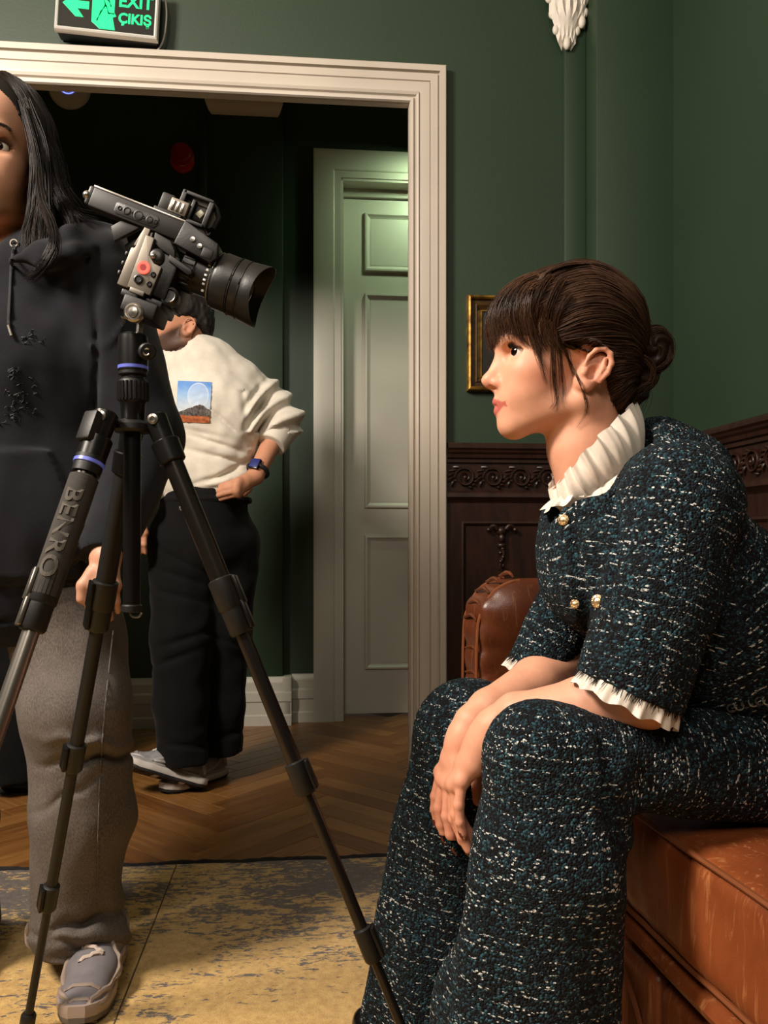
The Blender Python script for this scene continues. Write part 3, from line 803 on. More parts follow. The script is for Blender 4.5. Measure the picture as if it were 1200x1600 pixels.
# clamp under the camera, with its round knob
MB().box((-24, -13, -34), (30, 12, 34), 3, Matrix.Translation(px(224, 487, TD)) @ Matrix.Rotation(math.radians(20), 4, 'Y') @ Matrix.Rotation(math.pi / 2, 4, 'X') @ Matrix.Scale(k_, 4)).build('clamp', M_TMAT, hd)
kn = MB().lathe([(13 * k_, 0), (14.5 * k_, .003), (14.5 * k_, .010), (12 * k_, .012), (11 * k_, .011), (8 * k_, .011), (7 * k_, .014), (1 * k_, .015)], px(212, 491, TD - .038), (0, -1, 0), 28).build('clamp_knob', M_SILV, hd)
MB().tube([px(198, 496, TD - .03), px(192, 499, TD - .03)], .006, 8).build('clamp_stop', M_SILV, hd)
# centre column below the spider
MB().cyl((ax - .001, TD, zc(676)), (ax - .002, TD, zc(955)), 13.5 * k_, 13.5 * k_, 20).build('centre_column', M_TBLK, trip)
MB().lathe([(8 * k_, 0), (16 * k_, .002), (16 * k_, .010), (14 * k_, .012)], (ax - .002, TD, zc(957)), (0, 0, 1), 24).build('column_end', M_TMAT, trip)
MB().tube([px(212, 957, TD - .008) + Vector((.008 * math.cos(a), 0, .007 * math.sin(a))) for a in np.linspace(math.pi, 2 * math.pi, 12)], .0016, 6).build('weight_hook', M_SILV, trip)

def leg(top, foot, ys, r0, name_parts):
    """top/foot: 3D; ys: image rows of the locks, read off along the leg"""
    top, foot = Vector(top), Vector(foot); d = (foot - top)
    def at(y):
        best = min((abs((HY + (CZ - (top + d * t).z) * F / (top + d * t).y) - y), t) for t in np.linspace(0, 1, 1500)); return top + d * best[1]
    L = d.length; dn = d.normalized()
    x, yv, _ = basis(dn)
    out = Vector((foot.x - top.x, foot.y - top.y, 0)).normalized()
    cuts = [top + dn * .055] + [at(y) for y in ys] + [foot - dn * .02]
    lg = None; r = r0
    for i in range(len(cuts) - 1):
        o = MB().cyl(cuts[i], cuts[i + 1], r, seg=18).build('leg', name_parts[min(i, len(name_parts) - 1)], trip)
        if i < len(cuts) - 2:
            c = cuts[i + 1]
            MB().lathe([(r + .001, -.024), (r + .0045, -.022), (r + .0045, .020), (r + .002, .024)], c, dn, 22).build('leg_lock', M_TMAT, trip)
            side = (Vector((1, 0, 0)) - dn * dn.x).normalized() if top.x < foot.x else (Vector((-.8, -.5, 0)) - dn * Vector((-.8, -.5, 0)).dot(dn)).normalized()
            R = Matrix((dn, side, dn.cross(side))).transposed().to_4x4()
            lv = MB().box((-.021, r + .002, -.011), (.021, r + .008, .011), .002, Matrix.Translation(c) @ R).build('lock_lever', M_SILV if name_parts[0] is M_TLEG and len(name_parts) > 1 else M_TBLK, trip)
            r -= .0020
    MB().lathe([(.009, 0), (.013, .006), (.013, .022), (.009, .028)], foot - dn * .0, -dn, 16).build('rubber_foot', M_TMAT, trip)
    # hinge
    h = MB().cyl(top - dn * .012, top + dn * .030, r0 + .0025, r0 + .001, 20, .003).cyl(top + dn * .028, top + dn * .062, r0 + .006, r0 + .005, 20, .002).build('leg_hinge', M_TBLK, trip)
    MB().lathe([(.006, 0), (.0075, .001), (.0075, .004), (.004, .005), (.003, .003)], top + Vector((0, -r0 - .001, 0)) - dn * .004, (0, -1, 0), 16).build('hinge_bolt', M_SILV, trip)
    MB().tube([Vector((ax, TD, top.z - .002)) + (Vector((top.x, top.y, top.z)) - Vector((ax, TD, top.z))) * t for t in (.3, 1)], .010, 10).build('spider_arm', M_TMAT, trip)
    return top, dn
zt = zc(662)
leg((ax + .036, TD - .004, zt), (.100, 1.115, .017), (928, 966, 1215, 1475), .0145, [M_TLEG])
t2, d2 = leg((ax - .030, TD - .035, zt), (-.600, .800, .017), (918, 958, 1400), .0150, [M_TLEG, M_SILV])
leg((ax - .012, TD + .034, zt - .01), (-.617, 1.437, .017), (930, 962, 1183, 1402), .0150, [M_TMAT])
# foam grip on the near-left leg, with the maker's lettering along it
g0, g1 = t2 + d2 * .088, t2 + d2 * .262
gr = MB().lathe([(.016, 0), (.0195, .002), (.0195, .172), (.016, .174)], g0, d2, 28).build('foam_grip', M_TFOAM, trip)
MB().cyl(t2 + d2 * .066, t2 + d2 * .071, .0212, seg=28).build('blue_band', M_BLUE, trip)
MB().cyl(t2 + d2 * .060, t2 + d2 * .084, .0206, .019, seg=24).build('leg_sleeve', M_TMAT, trip)
MB().box((-.014, -.026, -.013), (.030, -.008, .013), .003, Matrix.Translation(t2 + d2 * .012) @ Matrix((d2, basis(d2)[1] * -1, basis(d2)[0])).transposed().to_4x4()).build('angle_stop', M_TMAT, trip)
me = text_mesh('BENRO', .030, .0003, Matrix.Identity(4), .0006)
vd = (Vector((0, -1, 0)) - d2 * Vector((0, -1, 0)).dot(d2)).normalized(); sd = vd.cross(d2)     # towards the viewer, and to the photo's right
if sd.x < 0: sd = -sd
gc = (g0 + g1) / 2
for v in me.vertices:
    a = v.co.y / .0199; rr = .0207 + v.co.z
    v.co = gc + d2 * v.co.x * 1.32 + (vd * math.cos(a) + sd * math.sin(a)) * rr
link_mesh('lettering', me, simple('grip_lettering', '#4d473f', .85), gr)

# ------------------------------------------------------------------ video camera on the tripod
CO = px(235, 420, TD); ca = math.radians(21.5)
E1 = Vector((math.cos(ca), 0, -math.sin(ca))); E2 = Vector((math.sin(ca), 0, math.cos(ca))); E3 = Vector((0, -1, 0))
VC = Matrix.Translation(CO) @ Matrix((E1, E2, E3)).transposed().to_4x4() @ Matrix.Scale(k_, 4)
vcam = empty('video_camera', px(224, 470, TD), 'black and silver video camera with a long lens and top handle on the tripod', 'camera')
M_CBLK = simple('camera_black', '#141313', .42, .1, .12, bump=.15); M_CGRY = simple('camera_grey', '#746c62', .45, .5, .08); M_CDRK = simple('cage_dark_grey', '#181715', .48, .35, .1); M_GLASS = simple('lens_glass', '#05060a', .05)
V3 = lambda x, y, z: VC @ Vector((x, y, z))
def cbox(nm, lo, hi, mat, bev=2, par=vcam, extra=None): return MB().box(lo, hi, bev, VC if extra is None else VC @ extra).build(nm, mat, par)
body = cbox('body', (-34, -38, -100), (38, 34, -2), M_CBLK, 5)
cbox('rear_body', (-44, -32, -95), (-30, 24, -6), M_CGRY, 4, body)
for q in (-26, -10, 6): cbox('rear_dial', (-48, q, -20), (-43, q + 8, -4), M_CBLK, 2, body)
pl = MB().prism([(-22, -40), (16, -40), (17, 8), (4, 9), (-8, 18), (-10, 46), (-24, 46)], -4, 5, VC, 1.2).build('cage_plate', M_CGRY, vcam)
MB().prism([(-40, -41), (-22, -41), (-22, 64), (-32, 64), (-34, 24), (-40, 12)], -8, 1, VC, 1.2).build('cage_rear_plate', M_CGRY, vcam)
def button(nm, x, y, r, h, mat, par=pl, m2=None):
    o = MB().lathe([(r, 0), (r, h * .7), (r * .8, h), (r * .55, h), (r * .5, h * .75), (r * .05, h * .75)], V3(x, y, 4) , E3, 24).build(nm, mat, par); return o
sc_ = k_
rb = MB().lathe([(10 * sc_, 0), (10.5 * sc_, 2 * sc_), (9 * sc_, 4 * sc_), (6 * sc_, 4 * sc_), (5 * sc_, 2.5 * sc_), (.3 * sc_, 2.5 * sc_)], V3(-8.4, -3.3, 4.5), E3, 28).build('record_button', emat('red_lamp', (1.0, .12, .07), 1.6), pl)
MB().cyl(V3(-8.4, -3.3, 6), V3(-8.4, -3.3, 8), 5 * sc_, seg=20).build('record_cap', emat('red_cap', (.9, .01, .01), .5), pl)
for (x, y, r) in ((-9.2, -23, 7.5), (9.6, -8, 4.5), (9.5, -24, 4.5)):
    MB().lathe([(r * sc_, 0), (r * sc_, 3 * sc_), (r * .7 * sc_, 4 * sc_), (r * .5 * sc_, 2.6 * sc_), (.1 * sc_, 2.6 * sc_)], V3(x, y, 4), E3, 20).build('button', M_CBLK, pl)
dl = MB().lathe([(13 * sc_, 0), (13 * sc_, 3 * sc_), (10 * sc_, 6 * sc_), (6 * sc_, 7 * sc_), (.1 * sc_, 7 * sc_)], V3(2, 21, -2), E3, 24).build('dial', M_CBLK, vcam)
MB().ball(V3(-1, 19, 5), 5 * sc_, u=12, v=8).build('dial_screw', M_SILV, dl)
cbox('plate_clip', (-16, -46, 0), (8, -38, 8), M_CGRY, 1.5)
cbox('quick_release_plate', (-32, -54, -80), (36, -40, -4), M_CBLK, 3)
kn2 = MB().lathe([(14 * sc_, 0), (15 * sc_, 4 * sc_), (15 * sc_, 16 * sc_), (11 * sc_, 19 * sc_), (10 * sc_, 16 * sc_), (.1 * sc_, 16 * sc_)], V3(41, -28, -22), E3, 24).build('side_knob', M_CBLK, vcam)
MB().tube([V3(41 + 10 * math.cos(a), -28 + 10 * math.sin(a), -3) for a in np.linspace(-1.2, .6, 10)], .0012, 6).build('knob_glint', M_SILV, kn2)
cbox('grip', (14, -36, -98), (44, 26, -30), M_CBLK, 8)
# top handle
hn = MB().box((-128, 56, -30), (26, 89, 2), 3, VC).build('top_handle', M_CDRK, vcam)
MB().prism([(20, 50), (84, 42), (92, 52), (86, 74), (24, 90)], -32, 4, VC, 2).build('handle_nose', M_CBLK, vcam)
cbox('handle_end', (-136, 58, -28), (-127, 88, 0), M_CBLK, 3)
MB().ball(V3(-136, 72, -4), 7 * sc_, u=12, v=8).build('end_screw', M_SILV, vcam)
cbox('handle_edge', (-128, 86, -4), (26, 90, 3), M_SILV, 1, hn)
slot = MB().prism([(-86, 64), (-82, 60), (-18, 60), (-14, 66), (-14, 76), (-18, 80), (-82, 80), (-86, 76)], 1, 3, VC, .8).build('slot', M_CBLK, hn)
for x, r in ((-78, 3), (-66, 5.5), (-47, 7), (-28, 5), (-18, 3), (-56, 2), (-38, 2)):
    MB().lathe([(r * sc_, 0), (r * 1.15 * sc_, 1 * sc_), (r * .9 * sc_, 1.6 * sc_), (r * .85 * sc_, .4 * sc_), (.1 * sc_, .2 * sc_)], V3(x, 70, 2.6), E3, 16).build('screw_hole', simple('hole_black', '#050505', .5), slot)
for x, y in ((46, 66), (60, 60)): MB().lathe([(4 * sc_, 0), (4 * sc_, 1.5 * sc_), (.2 * sc_, 2 * sc_)], V3(x, y, 4), E3, 14).build('bolt', M_SILV, vcam)
cbox('handle_window', (66, 46, 2), (84, 62, 5), M_CDRK, 2)
# handle post, strut, hot shoe frame
MB().prism([(-34, 58), (-18, 58), (-18, 30), (-26, 26), (-40, 26)], -26, -4, VC, 1).build('handle_post', M_CGRY, vcam)
MB().prism([(-14, 56), (14, 52), (26, 40), (30, 28), (4, 34), (-10, 40)], -22, 2, VC, 1.5).build('handle_foot', M_CDRK, vcam)
MB().prism([(20, 32), (60, 22), (64, 16), (58, 12), (22, 22)], -20, 2, VC, 1.2).build('lock_lever', M_CDRK, vcam)
MB().prism([(-66, 62), (-40, 56), (-71, 20), (-84, 40)][::-1], -14, -4, VC, 1.2).build('rear_strut', M_CDRK, vcam)
MB().prism([(-44, 50), (-36, 40), (-52, 12), (-60, 24)][::-1], -30, -20, VC, 1.2).build('rear_strut', M_CBLK, vcam)
sh = cbox('shoe_mount', (-32, 88, -26), (14, 96, -2), M_CDRK, 1.5)
cbox('shoe_block', (-28, 94, -24), (-6, 122, -4), M_CDRK, 3)
cbox('dial_strip', (-10, 95, -10), (20, 118, 0), M_CGRY, 2)
for x in (-6, 2, 10): cbox('switch', (x, 98, 0), (x + 4, 114, 2), M_SILV, .6, sh)
mo = MB()
for lo, hi in (((2, 132, -40), (52, 138, -6)), ((0, 104, -40), (8, 138, -6)), ((46, 92, -40), (54, 134, -6)), ((22, 90, -40), (50, 96, -4)), ((20, 94, -40), (26, 128, -6))): mo.box(lo, hi, 1.5, VC)
mo.build('microphone_frame', M_CBLK, vcam)
cbox('microphone_box', (26, 98, -36), (48, 124, -12), M_CDRK, 4)
MB().prism([(30, 108), (40, 104), (44, 114), (36, 118)][::-1], -12, -9, VC, .6).build('microphone_window', simple('pale_window', '#8d8b78', .3), vcam)
MB().tube([V3(54, 92, -20), V3(62, 100, -20), V3(64, 118, -20), V3(54, 132, -20)], .004, 8).build('microphone_cable', M_CBLK, vcam)
# lens
ly, lz = 32, -46
lens = MB().lathe([(30 * sc_, 0), (36 * sc_, 2 * sc_), (36 * sc_, 22 * sc_), (34 * sc_, 24 * sc_), (34 * sc_, 46 * sc_), (38 * sc_, 48 * sc_), (38 * sc_, 52 * sc_), (43 * sc_, 55 * sc_), (46 * sc_, 60 * sc_), (46 * sc_, 84 * sc_), (44.5 * sc_, 85 * sc_), (44.5 * sc_, 88 * sc_), (47 * sc_, 89 * sc_), (47 * sc_, 100 * sc_), (45.5 * sc_, 101 * sc_), (45.5 * sc_, 103 * sc_)], V3(36, ly, lz), E1, 48).build('lens', M_CBLK, vcam)
# hood with scalloped petals
rows = []
for h, r in ((102, 47), (108, 48), (126, 50), (136, 51), (136, 49), (126, 48), (104, 45)):
    row = []
    for k in range(48):
        a = 2 * math.pi * k / 48; cutb = (.5 + .5 * math.cos(2 * a)) * 14 if h > 124 else 0
        row.append(V3(36 + h - cutb, ly + r * math.sin(a), lz + r * math.cos(a)))
    rows.append(row)
MB().grid(rows, closed_u=True).build('hood', M_CBLK, lens, sharp=30)
MB().lathe([(44 * sc_, 0), (30 * sc_, 5 * sc_), (.1 * sc_, 8 * sc_)], V3(36 + 106, ly, lz), E1, 32).build('front_glass', M_GLASS, lens)
for h, r in ((53, 43.2), (86.5, 46.3), (101.5, 47)): MB().tube([V3(36 + h, ly + r * math.sin(a), lz + r * math.cos(a)) for a in np.linspace(0, 2 * math.pi, 49)[:-1]], .0009, 6, closed=True).build('lens_ring', M_CDRK if h > 60 else M_SILV, lens)
for k in range(26):
    a = 2 * math.pi * k / 26; MB().box((36 + 3, ly + 36 * math.sin(a) - 1.4, lz + 36 * math.cos(a) - 1.4), (36 + 21, ly + 36 * math.sin(a) + 1.4, lz + 36 * math.cos(a) + 1.4), .4, VC).build('focus_rib', M_CBLK, lens)
for a, w_ in ((-.3, 2.2), (-.05, 2), (.2, 1.6), (.42, 1.6), (.62, 1.6), (.95, 2.6)):
    aa = math.pi / 2 * 0 - a; MB().box((36 + 42, ly - 34.4 * math.sin(a) - w_ , lz + 34.4 * math.cos(a) - .6), (36 + 46, ly - 34.4 * math.sin(a) + w_, lz + 34.4 * math.cos(a) + .6), .2, VC).build('lens_marking', simple('white_marking', '#d8d8d4', .5), lens)
# ------------------------------------------------------------------ people: shared materials and builders
def skin_mat(name, base, blush, lip, rough=.52, beard=None):
    t = NT(name); co = t.coord(); tint = t.attr('tint').outputs['Fac']; bl = t.attr('blush').outputs['Fac']
    n = t.noise(co, 60, 4, .6); c0 = lin(base)
    c = t.ramp(n, [(.3, tuple(x * .93 for x in c0)), (.7, tuple(min(1, x * 1.05) for x in c0))])
    c = t.mix(bl, c, blush); c = t.mix(tint, c, lip)
    if beard: c = t.mix(t.math('MULTIPLY', t.attr('beard').outputs['Fac'], t.ramp(t.noise(co, 700, 2), [(.25, .8), (.6, 1.0)])), c, beard)
    t.set(col=c, rough=rough, sss=.06, sss_scale=.004, ssr=(1.0, .35, .2), normal=t.bump(t.noise(co, 900, 2), .10, .0006), spec=.4); return t.m
def cloth_mat(name, c0, c1, rough=.85, weave=900, fold=0.0, sheen=.25, var=22):
    t = NT(name); co = t.coord(); n = t.noise(co, var, 4, .65)
    t.set(col=t.mix(t.ramp(n, [(.3, 0.), (.7, 1.)]), c0, c1), rough=rough, sheen=sheen, spec=.2, normal=t.bump(t.math('ADD', t.noise(co, weave, 2), t.math('MULTIPLY', t.noise(co, 30, 3), fold)), .35, .0015)); return t.m
def hair_mat(name, c0, c1, rough=.42):
    t = NT(name); r = t.attr('rnd').outputs['Fac']
    t.set(col=t.mix(r, c0, c1), rough=rough, spec=.25, aniso=.5); return t.m
def sdf_obj(nm, s, mat, parent, it=1, attrs=None, extra=None):
    V, Q = s.surf(); V = smooth_mesh(V, Q, it) if it else V
    if extra: V, Q = join_vq([(V, Q)] + extra)
    me = mesh_from(V, Q, nm)
    if attrs:
        for k, fn in attrs.items(): set_attr(me, k, fn(V))
    return link_mesh(nm, me, mat, parent)
def strand_vq(paths, rad, taper=.25, root=.8):
    """paths (N,n,3) -> thin three-sided tubes"""
    P = np.asarray(paths, float); N, n, _ = P.shape
    T = np.gradient(P, axis=1); T /= np.linalg.norm(T, axis=2, keepdims=True) + 1e-9
    ref = np.array([.31, .52, .79]); A = np.cross(T, ref); A /= np.linalg.norm(A, axis=2, keepdims=True) + 1e-9; B = np.cross(T, A)
    tt = np.linspace(0, 1, n); prof = np.minimum(1, root + tt * 3) * (1 - (1 - taper) * tt ** 2)
    r = (np.broadcast_to(np.asarray(rad), (N,))[:, None] * prof[None])[..., None]
    ring = np.stack([P + r * (A * math.cos(a) + B * math.sin(a)) for a in (0, 2.094, 4.189)], 2)     # N,n,3,3
    V = ring.reshape(-1, 3); base = (np.arange(N) * n * 3)[:, None, None] + (np.arange(n - 1) * 3)[None, :, None]
    q = []
    for k in range(3):
        k2 = (k + 1) % 3; q.append(np.stack([base[..., 0] + k, base[..., 0] + k2, base[..., 0] + 3 + k2, base[..., 0] + 3 + k], -1))
    Q = np.concatenate([x.reshape(-1, 4) for x in q]); rnd = np.repeat(np.random.RandomState(N).rand(N), n * 3)
    return V, Q, rnd
def guide_strands(guides, N, jitter, n=14, seed=1, close=False, clump=.0):
    """interpolates N strands between neighbouring guide curves (each a list of 3D points)"""
    G = np.stack([spline(g, n) for g in guides]); K = len(G); R = np.random.RandomState(seed)
    t = R.rand(N) * (K - 1); i = np.minimum(t.astype(int), K - 2); u = (t - i)[:, None, None]
    P = G[i] * (1 - u) + G[i + 1] * u
    w = np.linspace(0, 1, n)[None, :, None]
    ph = R.rand(N, 1, 3) * 6.28; fr = 2 + 4 * R.rand(N, 1, 1)
    off = R.randn(N, 1, 3) * jitter * (.5 + .8 * w) + np.sin(w * fr + ph) * jitter * .9
    return P + off
def poly_sd(PX, PY, poly):
    """2D signed distance to a polygon (negative inside)"""
    d = np.full(np.broadcast(PX, PY).shape, 1e9, np.float32); ins = np.zeros(d.shape, bool); n = len(poly)
    for i in range(n):
        x0, y0 = poly[i]; x1, y1 = poly[(i + 1) % n]; ex, ey = x1 - x0, y1 - y0
        t = np.clip(((PX - x0) * ex + (PY - y0) * ey) / (ex * ex + ey * ey), 0, 1)
        d = np.minimum(d, (PX - x0 - t * ex) ** 2 + (PY - y0 - t * ey) ** 2)
        c = ((y0 > PY) != (y1 > PY)) & (PX < (x1 - x0) * (PY - y0) / (y1 - y0 + 1e-12) + x0); ins ^= c
    d = np.sqrt(d); return np.where(ins, -d, d)

class Head:
    """a head drawn in profile units (x runs backwards from the face, y down, w to the wearer's left); unit = s metres"""
    def __init__(s, O, fwd, up, scale):
        s.O = Vector(O); s.f = Vector(fwd).normalized(); u = Vector(up); s.u = (u - s.f * u.dot(s.f)).normalized(); s.l = s.u.cross(s.f); s.s = scale
    def P(s, x, y, w=0.0):
        x, y, w = float(x), float(y), float(w); return s.O + s.s * (-(x - 884) * s.f + (560 - y) * s.u + w * s.l)
    def inv(s, V):
        d = (np.asarray(V) - np.array(s.O)) / s.s; return 884 - d @ np.array(s.f), 560 - d @ np.array(s.u), d @ np.array(s.l)
    def R(s, tilt=0.0, yaw=0.0):
        a = math.radians(tilt); f = s.f * math.cos(a) + s.u * math.sin(a); u = s.u * math.cos(a) - s.f * math.sin(a); l = s.l
        if yaw: b = math.radians(yaw); f, l = f * math.cos(b) + l * math.sin(b), l * math.cos(b) - f * math.sin(b)
        return Matrix((f, u, l)).transposed()
    def e(s, S, x, y, w, r, k, tilt=0, op='add', both=False, yaw=0):
        for sg in ((1, -1) if both else (1,)): S.ell(s.P(x, y, w * sg), [q * s.s for q in r], s.R(tilt, yaw * sg), k * s.s, op)
    def c(s, S, a, b, ra, rb, k, op='add', both=False, flat=None):
        for sg in ((1, -1) if both else (1,)):
            S.cone(s.P(a[0], a[1], a[2] * sg), s.P(b[0], b[1], b[2] * sg), ra * s.s, rb * s.s, k * s.s, flat, op)
    def sculpt(s, S, ear=(1, -1), male=False):
        j = 1.12 if male else 1.0
        s.e(S, 888, 522, 0, (104, 94, 76), 1); s.e(S, 846, 508, 0, (72, 66, 64), 30)
        s.e(S, 832, 592, 0, (56, 62, 50), 26); s.e(S, 846, 626, 0, (62, 48, 44), 26)
        s.e(S, 826, 588, 38, (32, 21, 22), 26, both=True)                           # cheekbones
        s.e(S, 826, 622, 26, (34, 26, 24), 24, both=True)                           # cheeks
        s.e(S, 795, 538, 22, (18, 11, 24), 18, both=True)                           # brow
        s.e(S, 800, 664, 0, (22 * j, 19 * j, 22 * j), 18)                           # chin
        s.c(S, (805, 662, 12), (892, 634, 49), 17 * j, 17 * j, 22, both=True)       # jaw
        s.e(S, 800, 632, 0, (24, 24, 30), 18)                                       # dental arch
        s.e(S, 790, 560, 33, (9, 10, 14), 12, op='sub', both=True)                 # eye sockets
        # nose
        s.c(S, (788, 545, 0), (767, 590, 0), 8, 9, 12); s.e(S, 763.5, 596, 0, (12.5, 10, 10.5), 9)
        s.e(S, 777, 602, 12.5, (12, 8, 7), 7, tilt=0, both=True); s.c(S, (764, 603, 0), (780, 612, 0), 5, 7, 7)
        s.e(S, 768, 608.5, 6.5, (6, 3.2, 3.4), 3, tilt=20, op='sub', both=True)
        # lips
        s.c(S, (776.5, 629, 3), (796, 635.5, 22), 7.2, 2.6, 5, both=True); s.c(S, (779.5, 643.5, 2), (796, 637, 21), 7.6, 2.8, 5, both=True)
        s.c(S, (767, 636, 0), (798, 636.5, 24), 1.5, 1.0, 2.5, op='sub', both=True)
        # eyelids
        for sg in (1, -1):
            S.ball(s.P(804, 559, 31 * sg), 14.6 * s.s, 5 * s.s)
            S.ell(s.P(796, 559.5, 38 * sg), [q * s.s for q in (13.5, 6.6, 14.5)], s.R(-8, 22 * sg), 2 * s.s, 'sub')
        for sg in ear:
            w = 70 * sg; B = lambda x, y, d=0: s.P(x - 17, y + 13, w + d * sg)
            a = math.degrees(math.atan2(37, 55))
            S.ell(B(925, 580, -1), [q * s.s for q in (17, 31, 6)], s.R(a), 6 * s.s)
            S.ell(B(914, 585, -8), [q * s.s for q in (14, 24, 12)], s.R(a), 10 * s.s)
            rim = [(909, 572, 4), (915, 560, 6), (925, 551, 8), (937, 549, 9), (946, 557, 9), (948, 571, 8), (942, 585, 7), (931, 597, 5)]
            S.chain([B(*q) for q in rim], [q * s.s for q in (2.6, 3.4, 3.8, 4, 4, 4, 3.8, 3.6)], 3 * s.s)
            S.ell(B(914, 601, 3), [q * s.s for q in (9, 10, 5.5)], s.R(a), 6 * s.s)
            S.ell(B(921, 584, 8), [q * s.s for q in (8, 13, 8)], s.R(a), 4 * s.s, 'sub')
            S.ell(B(931, 563, 8), [q * s.s for q in (6, 8, 5)], s.R(a), 4 * s.s, 'sub')
            S.chain([B(939, 563, 5), B(936, 578, 6), B(927, 592, 5)], [q * s.s for q in (3, 3.4, 3)], 3 * s.s)
            S.ball(B(908, 584, 4), 5 * s.s, 4 * s.s)
    def attrs(s, lipw=1.0, cheek=.55, beard=None):
        def tint(V):
            x, y, w = s.inv(V); aw = np.abs(w)
            up = ((y - 630 - .25 * aw) / (6.6 - .14 * aw)) ** 2
            lo = ((y - 643.5 + .30 * aw) / (7.8 - .19 * aw)) ** 2
            m = np.where((aw < 30) & (x < 806), np.clip(1.5 - np.minimum(up, lo), 0, .5) * 2, 0) * lipw
            ey = 0 * x
            return np.clip(np.maximum(m, ey), 0, 1)
        def blush(V):
            x, y, w = s.inv(V); aw = np.abs(w)
            a = np.exp(-(((x - 835) / 34) ** 2 + ((y - 598) / 24) ** 2 + ((aw - 52) / 30) ** 2))
            b = np.exp(-(((x - 766) / 14) ** 2 + ((y - 600) / 14) ** 2)) * .8; c = np.exp(-(((x - 912) / 26) ** 2 + ((y - 591) / 34) ** 2)) * (aw > 60)
            return np.clip(a + b + c, 0, 1) * cheek
        d = {'tint': tint, 'blush': blush}
        if beard:
            def bd(V):
                x, y, w = s.inv(V)
                line = np.interp(x, [760, 790, 830, 880, 905, 920], [640, 610, 596, 572, 548, 535])
                m = np.clip((y - line) / 14, 0, 1) * np.clip((930 - x) / 12, 0, 1) * np.clip((716 - y) / 18, 0, 1)
                ear = np.exp(-(((x - 911) / 24) ** 2 + ((y - 591) / 36) ** 2)) * (np.abs(w) > 62)
                hairl = np.clip((x - 885) / 20, 0, 1) * np.clip((600 - y) / 10, 0, 1) * .6
                return np.clip(np.maximum(m, hairl) - ear * 1.6, 0, 1) * beard
            d['beard'] = bd
        return d
    def eyes(s, parent, gaze=(0, 0), iris='#2a1a10', lids=True):
        for sg in (1, -1):
            c = s.P(804, 559, 31 * sg); g = (s.f + s.u * math.tan(math.radians(gaze[1])) + s.l * math.tan(math.radians(gaze[0]))).normalized()
            o = MB().ball(c, 12.6 * s.s, u=24, v=16).build('eye', M_EYEW, parent)
            def rim(ph, up): return (s.f * math.cos(ph) + s.l * (sg * math.sin(ph)) + s.u * up).normalized()
            pts = [c + rim(math.radians(a), .50 - .42 * max(0, (a - 30) / 55) ** 1.5) * (14.9 * s.s) for a in np.linspace(-22, 84, 22)]
            MB().tube(pts, [(.35 + .55 * math.sin(math.pi * min(1, .15 + i / 24))) * s.s for i in range(22)], 6).build('lid_line', M_LASH, parent)
            ls = []
            for i in range(2, 22):
                for q in (0, 1):
                    d = (pts[i] - c).normalized(); a_ = pts[i]; ls.append([np.array(a_ + d * (6.5 * s.s * t) + s.u * (4.0 * s.s * t * t) + s.l * (sg * 1.5 * s.s * t) + s.f * (q * .8 * s.s * t)) for t in np.linspace(0, 1, 6)])
            V_, Q_, _ = strand_vq(ls, .42 * s.s, .15); link_mesh('lashes', mesh_from(V_, Q_, 'lashes'), M_LASH, parent)
            MB().lathe([(6.9 * s.s, -.6 * s.s), (6.2 * s.s, .9 * s.s), (4 * s.s, 2.1 * s.s), (.1 * s.s, 2.8 * s.s)], c + g * 11.0 * s.s, g, 20, False).build('iris', simple('iris_brown', iris, .12), o)
            MB().lathe([(3.2 * s.s, 0), (.1 * s.s, .5 * s.s)], c + g * 13.45 * s.s, g, 14, False).build('pupil', M_PUP, o)
M_LASH = simple('lash_black', '#120a07', .7)
M_EYEW = simple('eye_white', '#d9d2c8', .2); M_PUP = simple('pupil_black', '#050303', .1)

def hand_sdf(S, wrist, knuckles, fingers, thumb, rw=.020, rk=.0105, k=.006):
    """wrist point, four knuckle points, fingers: four lists of joints from the knuckle, thumb: list of joints"""
    wrist = Vector(wrist); kn = [Vector(q) for q in knuckles]
    for q in kn: S.cone(wrist, q, rw * .72, rk, .016)
    for a, b in zip(kn[:-1], kn[1:]): S.cone(a, b, rk, rk, .010); S.cone((wrist * .45 + a * .55), (wrist * .45 + b * .55), rk * 1.15, rk * 1.15, .012)
    for f, kk in zip(fingers, (1.0, 1.05, 1.0, .88)):
        f = [Vector(q) for q in f]; n = len(f); rs = [(rk - .0005 - .0026 * i / (n - 1)) * kk for i in range(n)]
        S.chain(f, rs, .0022)
        for q, r in list(zip(f, rs))[1:-1]: S.ball(q, r * 1.06, .003)
    th = [Vector(q) for q in thumb]; S.chain(th, [.014, .0105, .0095, .0078][:len(th)], .006)
def nail(parent, tip, prev, nrm, mat, r=.0055):
    """a small curved nail plate on the back of a fingertip"""
    tip, prev, nrm = Vector(tip), Vector(prev), Vector(nrm); d = (tip - prev).normalized(); n = (nrm - d * nrm.dot(d)).normalized(); x = d.cross(n)
    rows = []
    for i in range(6):
        t = i / 5; row = []
        for j in range(7):
            a = (j / 6 - .5) * 2.1; w_ = r * (1 if t < .8 else .86); row.append(tip - d * (.004 - .013 * t) * 1.0 + x * math.sin(a) * w_ + n * (math.cos(a) * w_ + .0016 - .0022 * t * t))
        rows.append(row)
    return MB().grid(rows).build('nail', mat, parent)

